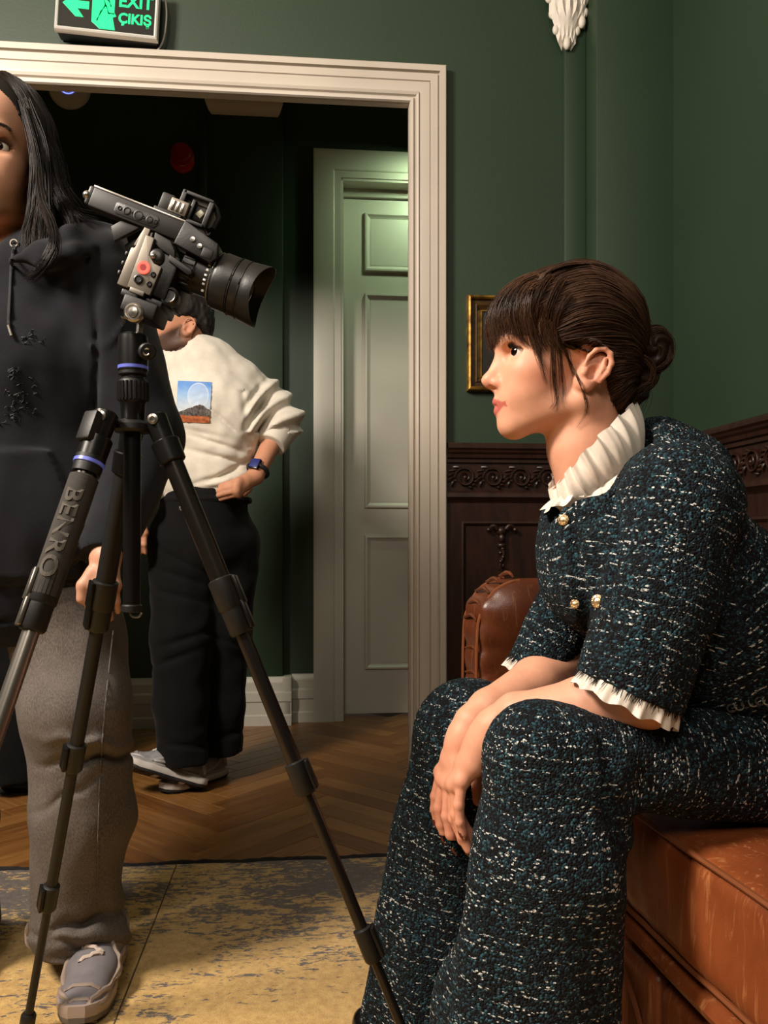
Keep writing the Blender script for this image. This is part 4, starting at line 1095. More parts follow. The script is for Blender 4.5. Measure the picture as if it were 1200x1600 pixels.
def tweed_mat():
    t = NT('navy_teal_tweed'); v = t.attr('tx').outputs['Vector']
    wob = t.noise(v, 26, 2); sep = t.n('ShaderNodeSeparateXYZ', ins={0: v})
    y = t.math('ADD', sep.outputs[1], t.math('MULTIPLY', t.math('SUBTRACT', wob, .5), .010)); x = sep.outputs[0]
    vv = t.n('ShaderNodeCombineXYZ', ins={0: x, 1: y, 2: 0.0}).outputs[0]
    yarn = t.n('ShaderNodeTexVoronoi', ins={'Vector': t.coord(), 'Scale': 330.0, 'Randomness': .9})
    sepc = t.n('ShaderNodeSeparateColor', ins={0: yarn.outputs['Color']})
    patch = t.noise(v, 34, 3, .6)
    rnd = t.math('ADD', t.math('MULTIPLY', sepc.outputs[0], .72), t.math('MULTIPLY', patch, .42))
    base = t.ramp(rnd, [(.30, '#030407'), (.50, '#080b10'), (.66, '#111a22'), (.80, '#1a303a'), (.97, '#345a66')])
    fl = t.n('ShaderNodeTexVoronoi', ins={'Vector': t.mapping(vv, scale=(.50, 1.0, 1)), 'Scale': 470.0, 'Randomness': .9})
    sepf = t.n('ShaderNodeSeparateColor', ins={0: fl.outputs['Color']})
    row = t.math('SINE', t.math('MULTIPLY', y, 2 * math.pi / .0150))
    row2 = t.math('SINE', t.math('MULTIPLY', x, 2 * math.pi / .031))
    rw = t.ramp(row, [(.80, 0.), (.93, 1.)])
    thr = t.math('ADD', t.math('MULTIPLY', rw, .30), t.math('MULTIPLY', t.ramp(row2, [(.93, 0.), (.99, 1.)]), .07))
    patchy = t.math('MULTIPLY', t.math('SUBTRACT', t.noise(v, 22, 3), .5), .8)
    m = t.math('ADD', t.math('ADD', sepf.outputs[1], thr), patchy)
    mask = t.math('MULTIPLY', t.ramp(m, [(1.03, 0.), (1.08, 1.)]) if False else t.math('GREATER_THAN', m, 1.0), t.math('LESS_THAN', fl.outputs['Distance'], .58))
    col = t.mix(mask, base, '#c9cbc8')
    h = t.math('ADD', t.math('MULTIPLY', yarn.outputs['Distance'], -1.0), t.math('MULTIPLY', mask, .7))
    t.set(col=col, rough=t.ramp(mask, [(0, .95), (1, .45)]), spec=.28, normal=t.bump(h, .9, .004)); return t.m
def limb_tx(segs):
    """segs: list of (a, b, radius, s0); returns fn(V) -> (around, along, 0) of the segment each point hugs most"""
    def fn(V):
        V = np.asarray(V); best = np.full(len(V), 1e9); out = np.zeros((len(V), 3))
        for n_, (a, b, r, s0) in enumerate(segs):
            a, b = np.array(a), np.array(b); d = b - a; L = np.linalg.norm(d); d = d / L
            q = V - a; t = q @ d; tc = np.clip(t, 0, L); w = q - tc[:, None] * d; dist = np.linalg.norm(w, axis=1) / r
            ref = np.array([0, 1., 0]) if abs(d[1]) < .8 else np.array([1., 0, 0]); e1 = np.cross(d, ref); e1 /= np.linalg.norm(e1); e2 = np.cross(d, e1)
            ww = q - t[:, None] * d; ang = np.arctan2(ww @ e1, -(ww @ e2)); ang = np.arctan2(ww @ e1, ww @ e2 * (1 if e2[1] < 0 else -1))
            m = dist < best; best[m] = dist[m]; out[m, 0] = ang[m] * r + n_ * .37; out[m, 1] = t[m] + s0
        return out
    return fn
# ------------------------------------------------------------------ seated woman in a tweed suit
M_TWEED = tweed_mat()
M_SKIN1 = skin_mat('fair_skin', '#d99d80', '#cf7d63', '#b55f54')
M_HAIR1 = hair_mat('dark_brown_hair', '#20130d', '#573c2b'); M_HAIRC = hair_mat('dark_brown_hair_mass', '#1a100b', '#2a1a12', .5)
t = NT('ivory_organza'); co = t.coord(); t.set(col=t.ramp(t.noise(co, 30, 3), [(.3, '#d9cdbf'), (.7, '#efe5d8')]), rough=.5, sheen=.3, trans=.0, alpha=.93, normal=t.bump(t.noise(co, 200, 2), .2, .001)); M_ORG = t.m
M_GOLD = simple('gold_button', '#d9bb90', .25, .85, .3, 300, .4, 700); M_NAIL = simple('dark_red_nail', '#5c0d10', .15); M_FRINGE = simple('black_fringe', '#0e0c12', .9)
w1 = empty('person', px(1260, 1250, 1.30) * 1.0, 'seated woman in a dark tweed suit and white ruffled blouse, leaning forward on the sofa', 'person')
w1.location.z = .0095
hipN, kneeN, hemN = px(1310, 1198, 1.20), px(845, 1186, 1.10), px(818, 1795, 1.11)
hipF, kneeF, hemF = px(1200, 1170, 1.40), px(730, 1147, 1.42), px(676, 1588, 1.42)
# trousers
S = SDF((-.06, .94, .02), (.92, 1.62, .76), .0048)
S.cone(hipN, kneeN, .078, .072, .02); S.cone(px(1270, 1160, 1.30), px(1180, 1180, 1.27), .105, .09, .05, flat=((0, 1, 0), 1.3))
k1, k2 = px(857, 1340, 1.10), px(822, 1600, 1.105)
S.chain([px(848, 1196, 1.10), k1, k2], [.080, .100, .112], .03); S.cone(k2, hemN, .112, .128, .02, cut=((0, 0, .045), (0, 0, -1)))
S.cone(px(905, 1205, 1.10), px(928, 1286, 1.105), .068, .050, .03)
S.cone(hipF, kneeF, .090, .083, .02)
f1, f2 = px(714, 1300, 1.42), px(686, 1450, 1.42)
S.chain([kneeF, f1, f2], [.086, .098, .102], .03); S.cone(f2, hemF, .102, .112, .02, cut=((0, 0, .040), (0, 0, -1)))
def tfold(X, Y, Z):
    low = np.clip((.50 - Z) / .2, 0, 1)
    d = .017 * vnoise(X * 17 + 3 * Z, Y * 17, Z * 2.4 + 5) * low + .006 * vnoise(X * 7, Y * 11 + 9, Z * 9) * (1 - .5 * low)
    # gathers behind the bent knee
    kx, kz = .275, .50
    a = np.arctan2(Z - kz, X - kx); rr = np.hypot(X - kx, Z - kz)
    d = d - .007 * np.exp(-((rr - .07) / .05) ** 2) * (.5 + .5 * np.cos(a * 7 + 1)) * (Y < 1.25) * (X > .27)
    return d + .0011 * vnoise(X * 260, Y * 260, Z * 260)
S.warp(tfold)
legs_tx = limb_tx([(hipN, kneeN, .078, 0), (kneeN, hemN, .105, .46), (hipF, kneeF, .088, 0), (kneeF, hemF, .10, .46)])
sdf_obj('trousers', S, M_TWEED, w1, 0, {'tx': legs_tx})

# jacket
J = SDF((.14, .98, .585), (.98, 1.60, 1.10), .0045)
T3, T2, T1, T0 = px(1005, 772, 1.275), px(1002, 862, 1.28), px(1120, 985, 1.285), px(1280, 1100, 1.30)
fy = ((0, 1, 0), 1.22)
J.chain([T3, T2, T1, T0], [.088, .140, .146, .132], .04, fy)
J.cone(px(1018, 716, 1.275), px(1070, 748, 1.28), .062, .070, .04)
J.cone(px(908, 812, 1.27), px(918, 905, 1.262), .052, .064, .04, flat=((0, 1, 0), 1.8))
shN, cuN, shF, cuF = px(1062, 792, 1.135), px(984, 1080, 1.095), px(985, 775, 1.42), px(838, 1046, 1.405)
J.cone(px(1015, 765, 1.22), px(1060, 772, 1.15), .056, .076, .04)
J.cone(px(1000, 760, 1.33), shF, .056, .074, .04)
J.cone(px(900, 640, 1.265), px(946, 788, 1.262), .096, .086, .012, op='sub')
CUTN = (cuN, Vector((-.41, 0, -.91))); CUTF = (cuF, Vector((-.45, 0, -.89)))
mN, mF = px(1030, 930, 1.105), px(912, 905, 1.42)
J.cone(shN, mN, .081, .075, .02); J.cone(mN, cuN + (cuN - mN) * .4, .076, .068, .012, cut=CUTN)
J.cone(shF, mF, .078, .060, .02); J.cone(mF, cuF + (cuF - mF) * .4, .060, .050, .012, cut=CUTF)
J.cut(lambda X, Y, Z: .602 - Z + 0 * X + 0 * Y)
def jfold(X, Y, Z):
    d = .0055 * vnoise(X * 13 + 4 * Z, Y * 12, Z * 11) + .0011 * vnoise(X * 260, Y * 260, Z * 260)
    # a drag line from the armhole and folds at the inner elbow
    a = np.array(px(958, 735, 1.13)); b = np.array(px(905, 880, 1.10))
    return d
J.warp(jfold)
# armhole crease and front opening, cut as shallow grooves along the surface
def groove(pts, r, depth=0.0):
    q = []
    for (x, y) in pts:
        h = J.pix(x, y)
        if h is not None: q.append(h + Vector((0, depth, 0)))
    for a, b in zip(q[:-1], q[1:]):
        if (a - b).length < .08: J.cone(a, b, r, r, .006, op='sub')
    return q
opening = groove([(x, y) for x, y in zip(np.linspace(889, 917, 14), np.linspace(797, 985, 14))], .0085)
groove([(972, 700), (962, 740), (958, 780), (962, 830), (960, 880), (948, 930)], .008)
jx = limb_tx([(T3 + (T3 - T2) * .5, T0, .15, 0), (shN, cuN, .082, .9), (shF, cuF, .066, 1.4)])
jk = sdf_obj('jacket', J, M_TWEED, w1, 0, {'tx': jx})
def btn(x, y, r=.0085, nm='button'):
    h = J.pix(x, y)
    if h is None: return
    n = (Vector((-.45, -.85, .15))).normalized()
    o = MB().lathe([(r * .9, -.002), (r, 0), (r * .95, .003), (r * .6, .0045), (r * .5, .0035), (r * .1, .0048)], h + n * .001, n, 18).build(nm, M_GOLD, w1)
    for k in range(9):
        a = 2 * math.pi * k / 9; X_, Y_, _ = basis(n); MB().ball(h + n * .004 + (X_ * math.cos(a) + Y_ * math.sin(a)) * r * .78, .0014, u=8, v=5).build('bead', M_GOLD, o)
btn(881, 813); btn(899, 944, .007); btn(935, 940, .0095)
# fringed pocket edge under the lower button
R = np.random.RandomState(5); pk = []
for k in range(130):
    x = 916 + 44 * R.rand(); y0 = 957 + 6 * R.rand() + (x - 938) * .1; h = J.pix(x, y0)
    if h is not None: pk.append([np.array(h) + np.array((0, -.002, 0)) + i / 5 * np.array((.010 * (R.rand() - .5), -.004, -.022 - .012 * R.rand())) for i in range(6)])
V, Q, _ = strand_vq(pk, .0008); link_mesh('pocket_fringe', mesh_from(V, Q, 'pocket_fringe'), M_FRINGE, w1)

# ---- head, neck, arms, hands: one body
H1 = Head(px(884, 560, 1.27), (-1, -.055, .0), (0, 0, 1), 1.27 / F)
HS = SDF((.125, 1.155, .90), (.42, 1.385, 1.275), .0021)
H1.sculpt(HS)
H1.c(HS, (912, 612, 0), (914, 700, 0), 50, 54, 24); H1.c(HS, (914, 700, 0), (945, 800, 0), 54, 62, 20)
H1.c(HS, (905, 640, 40), (892, 770, 16), 13, 10, 22, both=True)                 # neck muscle
HS.f = np.maximum(HS.f, -1)
AS = SDF((.055, 1.03, .395), (.42, 1.50, .74), .0025)
elN, wrN = px(1004, 1088, 1.105), px(768, 1130, 1.195)
elF, wrF = px(888, 1030, 1.41), px(737, 1126, 1.285)
AS.cone(mN, elN, .046, .042, .01); AS.chain([elN, elN.lerp(wrN, .35), px(806, 1116, 1.18), px(772, 1134, 1.19), px(752, 1162, 1.192)], [.042, .040, .0285, .0235, .0220], .014)
AS.cone(mF, elF, .042, .040, .01); AS.chain([elF, elF.lerp(wrF, .35), px(762, 1106, 1.305), px(736, 1128, 1.288), px(720, 1158, 1.283)], [.040, .037, .0275, .0235, .0220], .014)
kn = [px(711, 1220, 1.238), px(708, 1226, 1.218), px(712, 1226, 1.200), px(722, 1220, 1.184)]
FN = [[kn[0], px(716, 1272, 1.240), px(731, 1300, 1.238), px(742, 1314, 1.236)], [kn[1], px(710, 1278, 1.220), px(724, 1312, 1.218), px(738, 1331, 1.216)],
      [kn[2], px(713, 1272, 1.200), px(722, 1306, 1.200), px(732, 1328, 1.200)], [kn[3], px(717, 1258, 1.180), px(719, 1284, 1.180), px(724, 1302, 1.182)]]
hand_sdf(AS, px(756, 1154, 1.193), kn, FN, [px(752, 1160, 1.225), px(745, 1205, 1.255), px(748, 1250, 1.262)], .0225, .0100)
AS.cone(px(764, 1140, 1.188), px(742, 1195, 1.186), .0185, .0145, .014)
kf = [px(712, 1222, 1.262), px(702, 1224, 1.280), px(694, 1218, 1.298), px(689, 1206, 1.315)]
FF = [[kf[0], px(716, 1276, 1.262), px(724, 1304, 1.262), px(733, 1322, 1.262)], [kf[1], px(699, 1275, 1.278), px(704, 1303, 1.278), px(712, 1326, 1.278)],
      [kf[2], px(686, 1262, 1.298), px(689, 1288, 1.298), px(695, 1309, 1.298)], [kf[3], px(680, 1244, 1.316), px(679, 1264, 1.316), px(682, 1283, 1.316)]]
hand_sdf(AS, px(724, 1150, 1.284), kf, FF, [px(748, 1170, 1.262), px(748, 1215, 1.272), px(750, 1250, 1.275)], .0225, .0100)
BC = SDF((.10, .98, .58), (.95, 1.60, 1.06), .011)
BC.chain([px(930, 770, 1.275), T2, T1, T0], [.06, .10, .11, .12], .03, fy); BC.cone(T2, shN, .08, .05, .03); BC.cone(shN, mN, .05, .046, .02); BC.cone(T2, shF, .08, .05, .03); BC.cone(shF, mF, .05, .042, .02)
ad = H1.attrs(1.0, .5)
def hand_blush(V):
    b = ad['blush'](V); z = V[:, 2]; return np.where(z < .60, .28 * np.clip((.56 - z) / .12, 0, 1) + .05, b)
def lip_only(V): return np.where(V[:, 2] > .9, ad['tint'](V), 0)
V2, Q2 = AS.surf(); V2 = smooth_mesh(V2, Q2, 1)
sdf_obj('body', HS, M_SKIN1, w1, 1, {'tint': lip_only, 'blush': hand_blush}, extra=[(V2, Q2), BC.surf()])
H1.eyes(w1, gaze=(30, 5), iris='#140b07')
for f in FF: nail(w1, f[-1], f[-2], (-1, -.25, -.1), M_NAIL)
for f in FN[2:]: nail(w1, f[-1], f[-2], (-1, -.1, -.4), M_NAIL)

# ---- hair
def surf_w(S, H, x, y, sg=1, w0=140):
    a, b = H.P(x, y, w0 * sg), H.P(x, y, 0); h = S.hit(a, (b - a).normalized(), (b - a).length, 900); return h
HC = SDF((.125, 1.15, 1.0), (.46, 1.40, 1.285), .0026)
H1.e(HC, 893, 516, 0, (113, 99, 83), 1); H1.e(HC, 905, 500, 0, (92, 83, 80), 20); H1.e(HC, 850, 508, 0, (82, 75, 76), 14); H1.e(HC, 950, 560, 0, (50, 60, 66), 20); H1.e(HC, 955, 610, 0, (34, 44, 48), 20)
hp = [(764, 400), (768, 484), (806, 492), (838, 516), (858, 556), (878, 564), (890, 554), (914, 553), (931, 564), (935, 588), (929, 616), (928, 648), (938, 672), (1100, 690), (1100, 380)]
def keep(X, Y, Z):
    d = [(X - H1.O[0]) / H1.s, (Y - H1.O[1]) / H1.s, (Z - H1.O[2]) / H1.s]
    fx = 884 - (d[0] * H1.f[0] + d[1] * H1.f[1] + d[2] * H1.f[2]); fy_ = 560 - (d[0] * H1.u[0] + d[1] * H1.u[1] + d[2] * H1.u[2]); fw = np.abs(d[0] * H1.l[0] + d[1] * H1.l[1] + d[2] * H1.l[2])
    sd = poly_sd(fx, fy_, hp)
    return sd * H1.s
HC.cut(keep)
HC.warp(lambda X, Y, Z: .0016 * vnoise(X * 60, Y * 160, Z * 60) + .0025 * vnoise(X * 18, Y * 40, Z * 30))
parts = []
def sfc(pts, lift=1.5, sg=1):
    """lays a side-view path onto the hair surface"""
    out = []
    for (x, y) in spline(pts, 13):
        h = surf_w(HC, H1, x, y, sg)
        if h is None: h = H1.P(x, y, 20 * sg)
        out.append(h + H1.l * (lift * sg * H1.s))
    return out
side = [[(800, 452), (850, 432), (905, 420), (955, 440), (996, 490), (1008, 535)],
        [(822, 468), (858, 446), (905, 430), (955, 452), (996, 500), (1008, 540)],
        [(812, 484), (850, 462), (905, 448), (955, 470), (990, 512), (1004, 545)],
        [(828, 500), (865, 478), (915, 470), (960, 490), (990, 525), (1004, 550)],
        [(838, 518), (875, 500), (920, 494), (962, 510), (990, 535), (1002, 555)],
        [(850, 534), (885, 520), (925, 516), (962, 527), (988, 545), (1000, 560)],
        [(858, 552), (886, 548), (922, 543), (962, 542), (986, 556), (998, 566)],
        [(882, 560), (906, 552), (930, 556), (966, 556), (984, 566), (996, 574)],
        [(934, 578), (946, 574), (962, 574), (978, 574), (990, 580), (1000, 586)],
        [(929, 616), (942, 606), (958, 599), (976, 590), (988, 592), (1000, 594)],
        [(930, 646), (943, 632), (957, 619), (974, 606), (986, 602), (998, 600)],
        [(938, 668), (950, 653), (962, 639), (976, 622), (988, 612), (1000, 606)]]
for sg in (1, -1):
    G = [sfc(p, 2.6, sg) for p in side]
    for seed, n_, jt in ((3, 1500, .0011), (9, 260, .0022)): parts.append(strand_vq(guide_strands(G, n_ if sg > 0 else n_ // 2, jt, 16, seed), .00062))
# strands over the crown
top = []
for w in (-60, -36, -12, 12, 36, 60):
    c_ = 1 - (w / 92) ** 2
    top.append([H1.P(800 + .004 * w * w, 492 - 20 * c_ ** .5 + 6, w * .9), H1.P(838, 470 - 30 * c_ ** .5, w), H1.P(880, 462 - 40 * c_ ** .5, w), H1.P(930, 470 - 42 * c_ ** .5, w), H1.P(975, 495 - 28 * c_ ** .5, w * .85), H1.P(1002, 530, w * .5)])
parts.append(strand_vq(guide_strands(top, 900, .0013, 16, 21), .0006))
# fringe over the forehead
bang = []
for w in np.linspace(-66, 70, 12):
    b = (w / 66) ** 2; xe = 768 + 46 * b; ye = 538 + 4 * math.sin(w) - 2 * b
    bang.append([H1.P(872 - 6 * b, 426 + 36 * b, w * .80), H1.P(822 - 2 * b, 435 + 36 * b, w * .98), H1.P(781 + 27 * b, 464 + 22 * b, w * 1.10), H1.P(764 + 41 * b, 502 + 8 * b, w * 1.10), H1.P(xe, ye, w * 1.06)])
parts.append(strand_vq(guide_strands(bang, 1500, .0019, 14, 31), .00058, .15)); 
bang2 = [[q + Vector((0, 0, -.002)) for q in g] for g in bang]
parts.append(strand_vq(guide_strands(bang2, 500, .0032, 14, 33), .0005, .1))
# side locks, long wisps down the cheek
def face_w(x, y, lift=2.5):
    x, y = 600 + (x - 600) * .957, 841 - (841 - y) * .957
    h = surf_w(HS, H1, x, y); h = h if h is not None else H1.P(x, y, 40); g = surf_w(HC, H1, x, y)
    if g is not None and (g - h).dot(H1.l) > 0: h = g
    return h + H1.l * lift * H1.s
locks = [([(826, 470), (822, 500), (826, 525), (836, 552), (846, 578)], 30, .0022), ([(838, 490), (840, 520), (838, 550), (842, 580), (850, 600)], 14, .0010),
         ([(850, 505), (858, 540), (860, 570), (864, 600), (868, 628), (862, 640)], 24, .0020), ([(858, 515), (866, 545), (872, 580), (876, 610), (872, 632)], 18, .0018),
         ([(872, 545), (888, 570), (896, 596), (908, 622), (912, 645), (900, 668)], 9, .0008), ([(880, 550), (892, 580), (900, 605), (912, 630), (916, 650)], 5, .0010),
         ([(815, 480), (806, 505), (812, 530), (822, 540)], 50, .0020), ([(834, 485), (830, 512), (832, 536), (838, 556)], 50, .0020),
         ([(856, 436), (836, 466), (826, 500), (832, 530), (842, 552)], 170, .0034), ([(870, 446), (852, 476), (844, 508), (850, 534), (864, 552)], 120, .0034), ([(880, 470), (862, 496), (858, 520), (866, 542), (880, 556)], 60, .0026)]
for i, (pts, n_, jt) in enumerate(locks):
    g = [face_w(x, y, 5 if y < 500 else 3) for x, y in pts]; g2 = [q + H1.l * .001 + H1.f * .003 for q in g]
    parts.append(strand_vq(guide_strands([g, g2], n_, jt, 16, 50 + i), .00032, .2))
# bun: coiled locks
BN = SDF((.34, 1.16, 1.00), (.48, 1.38, 1.20), .0026)
def bp(x, y, w): return H1.P(x, y, w)
H1.e(BN, 1018, 548, 0, (31, 38, 36), 4); H1.e(BN, 1000, 592, 0, (26, 30, 30), 10); H1.e(BN, 985, 625, 0, (18, 24, 26), 10); H1.e(BN, 990, 560, 0, (26, 34, 44), 14)
BN.warp(lambda X, Y, Z: .0030 * np.sin(np.arctan2(Z - bp(1018, 548, 0).z, X - bp(1018, 548, 0).x) * 3 + np.hypot(X - bp(1018, 548, 0).x, Z - bp(1018, 548, 0).z) * 260) + .002 * vnoise(X * 50, Y * 50, Z * 50))
coil = []
for k in range(9):
    g = []; ph = k * .7
    for i in range(9):
        a = ph + i * .55; rr = 33 - 2.1 * i * (.3 + .07 * k); w = 36 * math.cos(i / 8 * 1.2 - .2) * (1 if k % 3 else -1) * (1 - .3 * (rr / 36) ** 2); g.append(H1.P(1018 + rr * math.cos(a) * .92, 548 - rr * math.sin(a) * 1.12, w * (.55 + .4 * math.sin(i / 8 * math.pi))))
    coil.append(g)
for k in range(8): parts.append(strand_vq(guide_strands(coil[k:k + 2], 70, .0018, 16, 70 + k), .0006))
tail = [[H1.P(985 + 4 * k, 560 + 3 * k, 46 - 5 * k), H1.P(1004 + 3 * k, 580, 44 - 6 * k), H1.P(1010 - 5 * k, 602 + 2 * k, 36 - 6 * k), H1.P(985 - 2 * k, 616 + 3 * k, 34 - 5 * k), H1.P(975 + 3 * k, 640 - 2 * k, 24)] for k in range(6)]
parts.append(strand_vq(guide_strands(tail, 260, .0025, 16, 91), .0006))
fly = [[H1.P(960, 440, 10), H1.P(1000, 470, 0), H1.P(1035, 520, 0), H1.P(1052, 548, 10)], [H1.P(980, 600, 30), H1.P(1010, 620, 20), H1.P(1000, 650, 10), H1.P(992, 660, 10)]]
parts.append(strand_vq(guide_strands(fly, 26, .0045, 14, 95), .0003))
Vc, Qc = HC.surf(); Vc = smooth_mesh(Vc, Qc, 1); Vb, Qb = BN.surf()
V, Q = join_vq([(Vc, Qc), (Vb, Qb)] + [(a, b) for a, b, c in parts])
me = mesh_from(V, Q, 'hair'); set_attr(me, 'rnd', np.concatenate([np.full(len(Vc), .1), np.full(len(Vb), .1)] + [c for a, b, c in parts])); link_mesh('hair', me, M_HAIR1, w1)
# brows and lashes
bp_ = []; R = np.random.RandomState(8)
for k in range(110):
    u = R.rand(); x = 791 + 29 * u; y = 535 + 7 * u * u + 3 * (R.rand() - .5) * (1.2 - u); h = surf_w(HS, H1, x, y)
    if h is not None: bp_.append([np.array(h + H1.l * .0006 + (H1.f * (-.006) * i / 4 + H1.u * (.002 - .003 * u) * i / 4 + H1.l * .0004)) for i in range(5)])
V, Q, r_n = strand_vq(bp_, .00045); me = mesh_from(V, Q, 'eyebrow'); set_attr(me, 'rnd', r_n * .4); link_mesh('eyebrow', me, M_HAIR1, w1)
ls = []
for k in range(46):
    u = R.rand(); a = H1.P(790 + 17 * u, 551.5 + 7 * u ** 1.6, 36 + 8 * math.sin(u * 3)); h = surf_w(HS, H1, 790 + 17 * u, 551.2 + 7 * u ** 1.6); a = h if h is not None else a
    L = .0065; ls.append([np.array(a) + np.array(H1.f * (L * .9 * i / 4) + H1.u * (.0045 * (i / 4) ** 2) + H1.l * (.003 * i / 4)) for i in range(5)])
for k in range(40):
    u = k / 39; h = surf_w(HS, H1, 789 + 19 * u, 552 + 7 * u ** 1.6)
    h2 = surf_w(HS, H1, 789 + 19 * min(1, u + .05), 552 + 7 * min(1, u + .05) ** 1.6)
    if h is not None and h2 is not None and (h - h2).length < .01: ls.append([np.array(h.lerp(h2, i / 4) + H1.l * .0003 + H1.f * .0003) for i in range(5)])

# ---- ruffled collar and cuffs
def ruffle(nm, c0, A0, B0, c1, A1, B1, amp, waves, a0=0, a1=2 * math.pi, n=260, m=9, bulge=.0, seed=1, edge=.0, bow=0.0):
    """strip between ring 0 (c + A cos + B sin) and ring 1, gathered at ring 0"""
    R = np.random.RandomState(seed); ph = R.rand(8) * 6; rows = []
    nrm = (Vector(A1).cross(Vector(B1))).normalized(); closed = abs(a1 - a0 - 2 * math.pi) < 1e-3
    for i in range(m):
        t = i / (m - 1); row = []
        for j_ in range(n):
            a = a0 + (a1 - a0) * j_ / (n if closed else n - 1)
            p0 = Vector(c0) + Vector(A0) * math.cos(a) + Vector(B0) * math.sin(a); p1 = Vector(c1) + Vector(A1) * math.cos(a) + Vector(B1) * math.sin(a)
            o = (Vector(A1) * math.cos(a) + Vector(B1) * math.sin(a)).normalized()
            wv = math.sin(waves * a + ph[0] + .8 * math.sin(3 * a + ph[1])) + .5 * math.sin(waves * 1.7 * a + ph[2])
            p = p0.lerp(p1, t) + o * (amp * wv * t ** .8 + bulge * math.sin(math.pi * t)) + nrm * (edge * math.sin(waves * .6 * a + ph[3]) * t)
            row.append(p + Vector((-bow * abs(math.sin(a)) * t, 0, 0)))
        rows.append(row)
    return MB().grid(rows, closed_u=closed).build(nm, M_ORG, w1, sharp=180)
k = H1.s; X_, Z_, Y_ = Vector((k, 0, 0)), Vector((0, 0, k)), Vector((0, -k, 0))
def pc(x, y): return px(x, y, 1.27)
ruffle('collar', pc(944, 756), X_ * -58 - Z_ * 46, Y_ * 72, pc(930, 697), X_ * -60 - Z_ * 64, Y_ * 82, .0050, 23, bulge=.008, seed=3, edge=.002, bow=.020)
ruffle('collar_band', pc(952, 782), X_ * -68 - Z_ * 40, Y_ * 84, pc(942, 748), X_ * -62 - Z_ * 48, Y_ * 78, .0012, 30, bulge=.004, seed=6)
ruffle('collar_frill', pc(896, 764), X_ * -22 - Z_ * 8, Y_ * 40, pc(892, 780), X_ * -42 - Z_ * 18, Y_ * 58, .0035, 13, a0=-1.7, a1=1.7, bulge=.004, seed=8, edge=.003)
def cuff(c, nrm, A, B, L, fl, seed):
    c, nrm = Vector(c), Vector(nrm).normalized()
    ruffle('cuff_ruffle', c - nrm * .012, A, B, c + nrm * L, Vector(A) * fl, Vector(B) * fl, .0030, 17, seed=seed, edge=.003)
    ps = []; R = np.random.RandomState(seed)
    for i in range(420):
        a = R.rand() * 6.283; o = Vector(A) * math.cos(a) + Vector(B) * math.sin(a); p = c - nrm * .006 + o * 1.04; d = nrm * (.011 + .008 * R.rand()) + o.normalized() * .004 * R.randn() + Vector((.003 * R.randn(), .003 * R.randn(), 0))
        ps.append([np.array(p + d * (i_ / 4)) for i_ in range(5)])
    V, Q, _ = strand_vq(ps, .0007); link_mesh('cuff_fringe', mesh_from(V, Q, 'cuff_fringe'), M_FRINGE, w1)
dN = Vector(CUTN[1]); pN = Vector((.91, 0, -.41)); cuff(cuN, dN, pN * .066, Vector((0, -.064, 0)), .020, 1.08, 4)
dF = Vector(CUTF[1]); pF = Vector((.89, 0, -.45)); cuff(cuF, dF, pF * .047, Vector((0, -.046, 0)), .018, 1.10, 5)
# chain along the jacket hem
lk = []
for i in range(16):
    x = 1142 + 11 * i; y = 1106 - 12 * math.sin(min(1, i / 5) * 1.5) ; h = J.pix(x, y)
    if h is None: continue
    MB().tube([h + Vector((.0062 * math.cos(a), -.003 + .003 * math.sin(a) * (i % 2), .0052 * math.sin(a))) for a in np.linspace(0, 2 * math.pi, 15)[:-1]], .0011, 6, closed=True).build('chain_link', M_SILV, jk)
# shoes
M_SHOE = simple('black_patent', '#0c0b0c', .18)
for (hx, hy, D_) in ((668, 0, 1.42), (818, 0, 1.11)):
    c = px(hx, 1000, D_); c.z = 0
    s_ = SDF((c.x - .24, c.y - .07, .005), (c.x + .12, c.y + .07, .14), .005)
    s_.cone(c + Vector((-.105, 0, .034)), c + Vector((-.04, 0, .045)), .024, .034, .02, flat=((0, 1, 0), 1.2)); s_.cone(c + Vector((-.04, 0, .045)), c + Vector((.05, 0, .085)), .032, .030, .02); s_.cone(c + Vector((.055, 0, .08)), c + Vector((.055, 0, .012)), .022, .014, .01); s_.ell(c + Vector((-.075, 0, .020)), (.058, .038, .010), None, .01)
    sdf_obj('shoe', s_, M_SHOE, w1, 1)
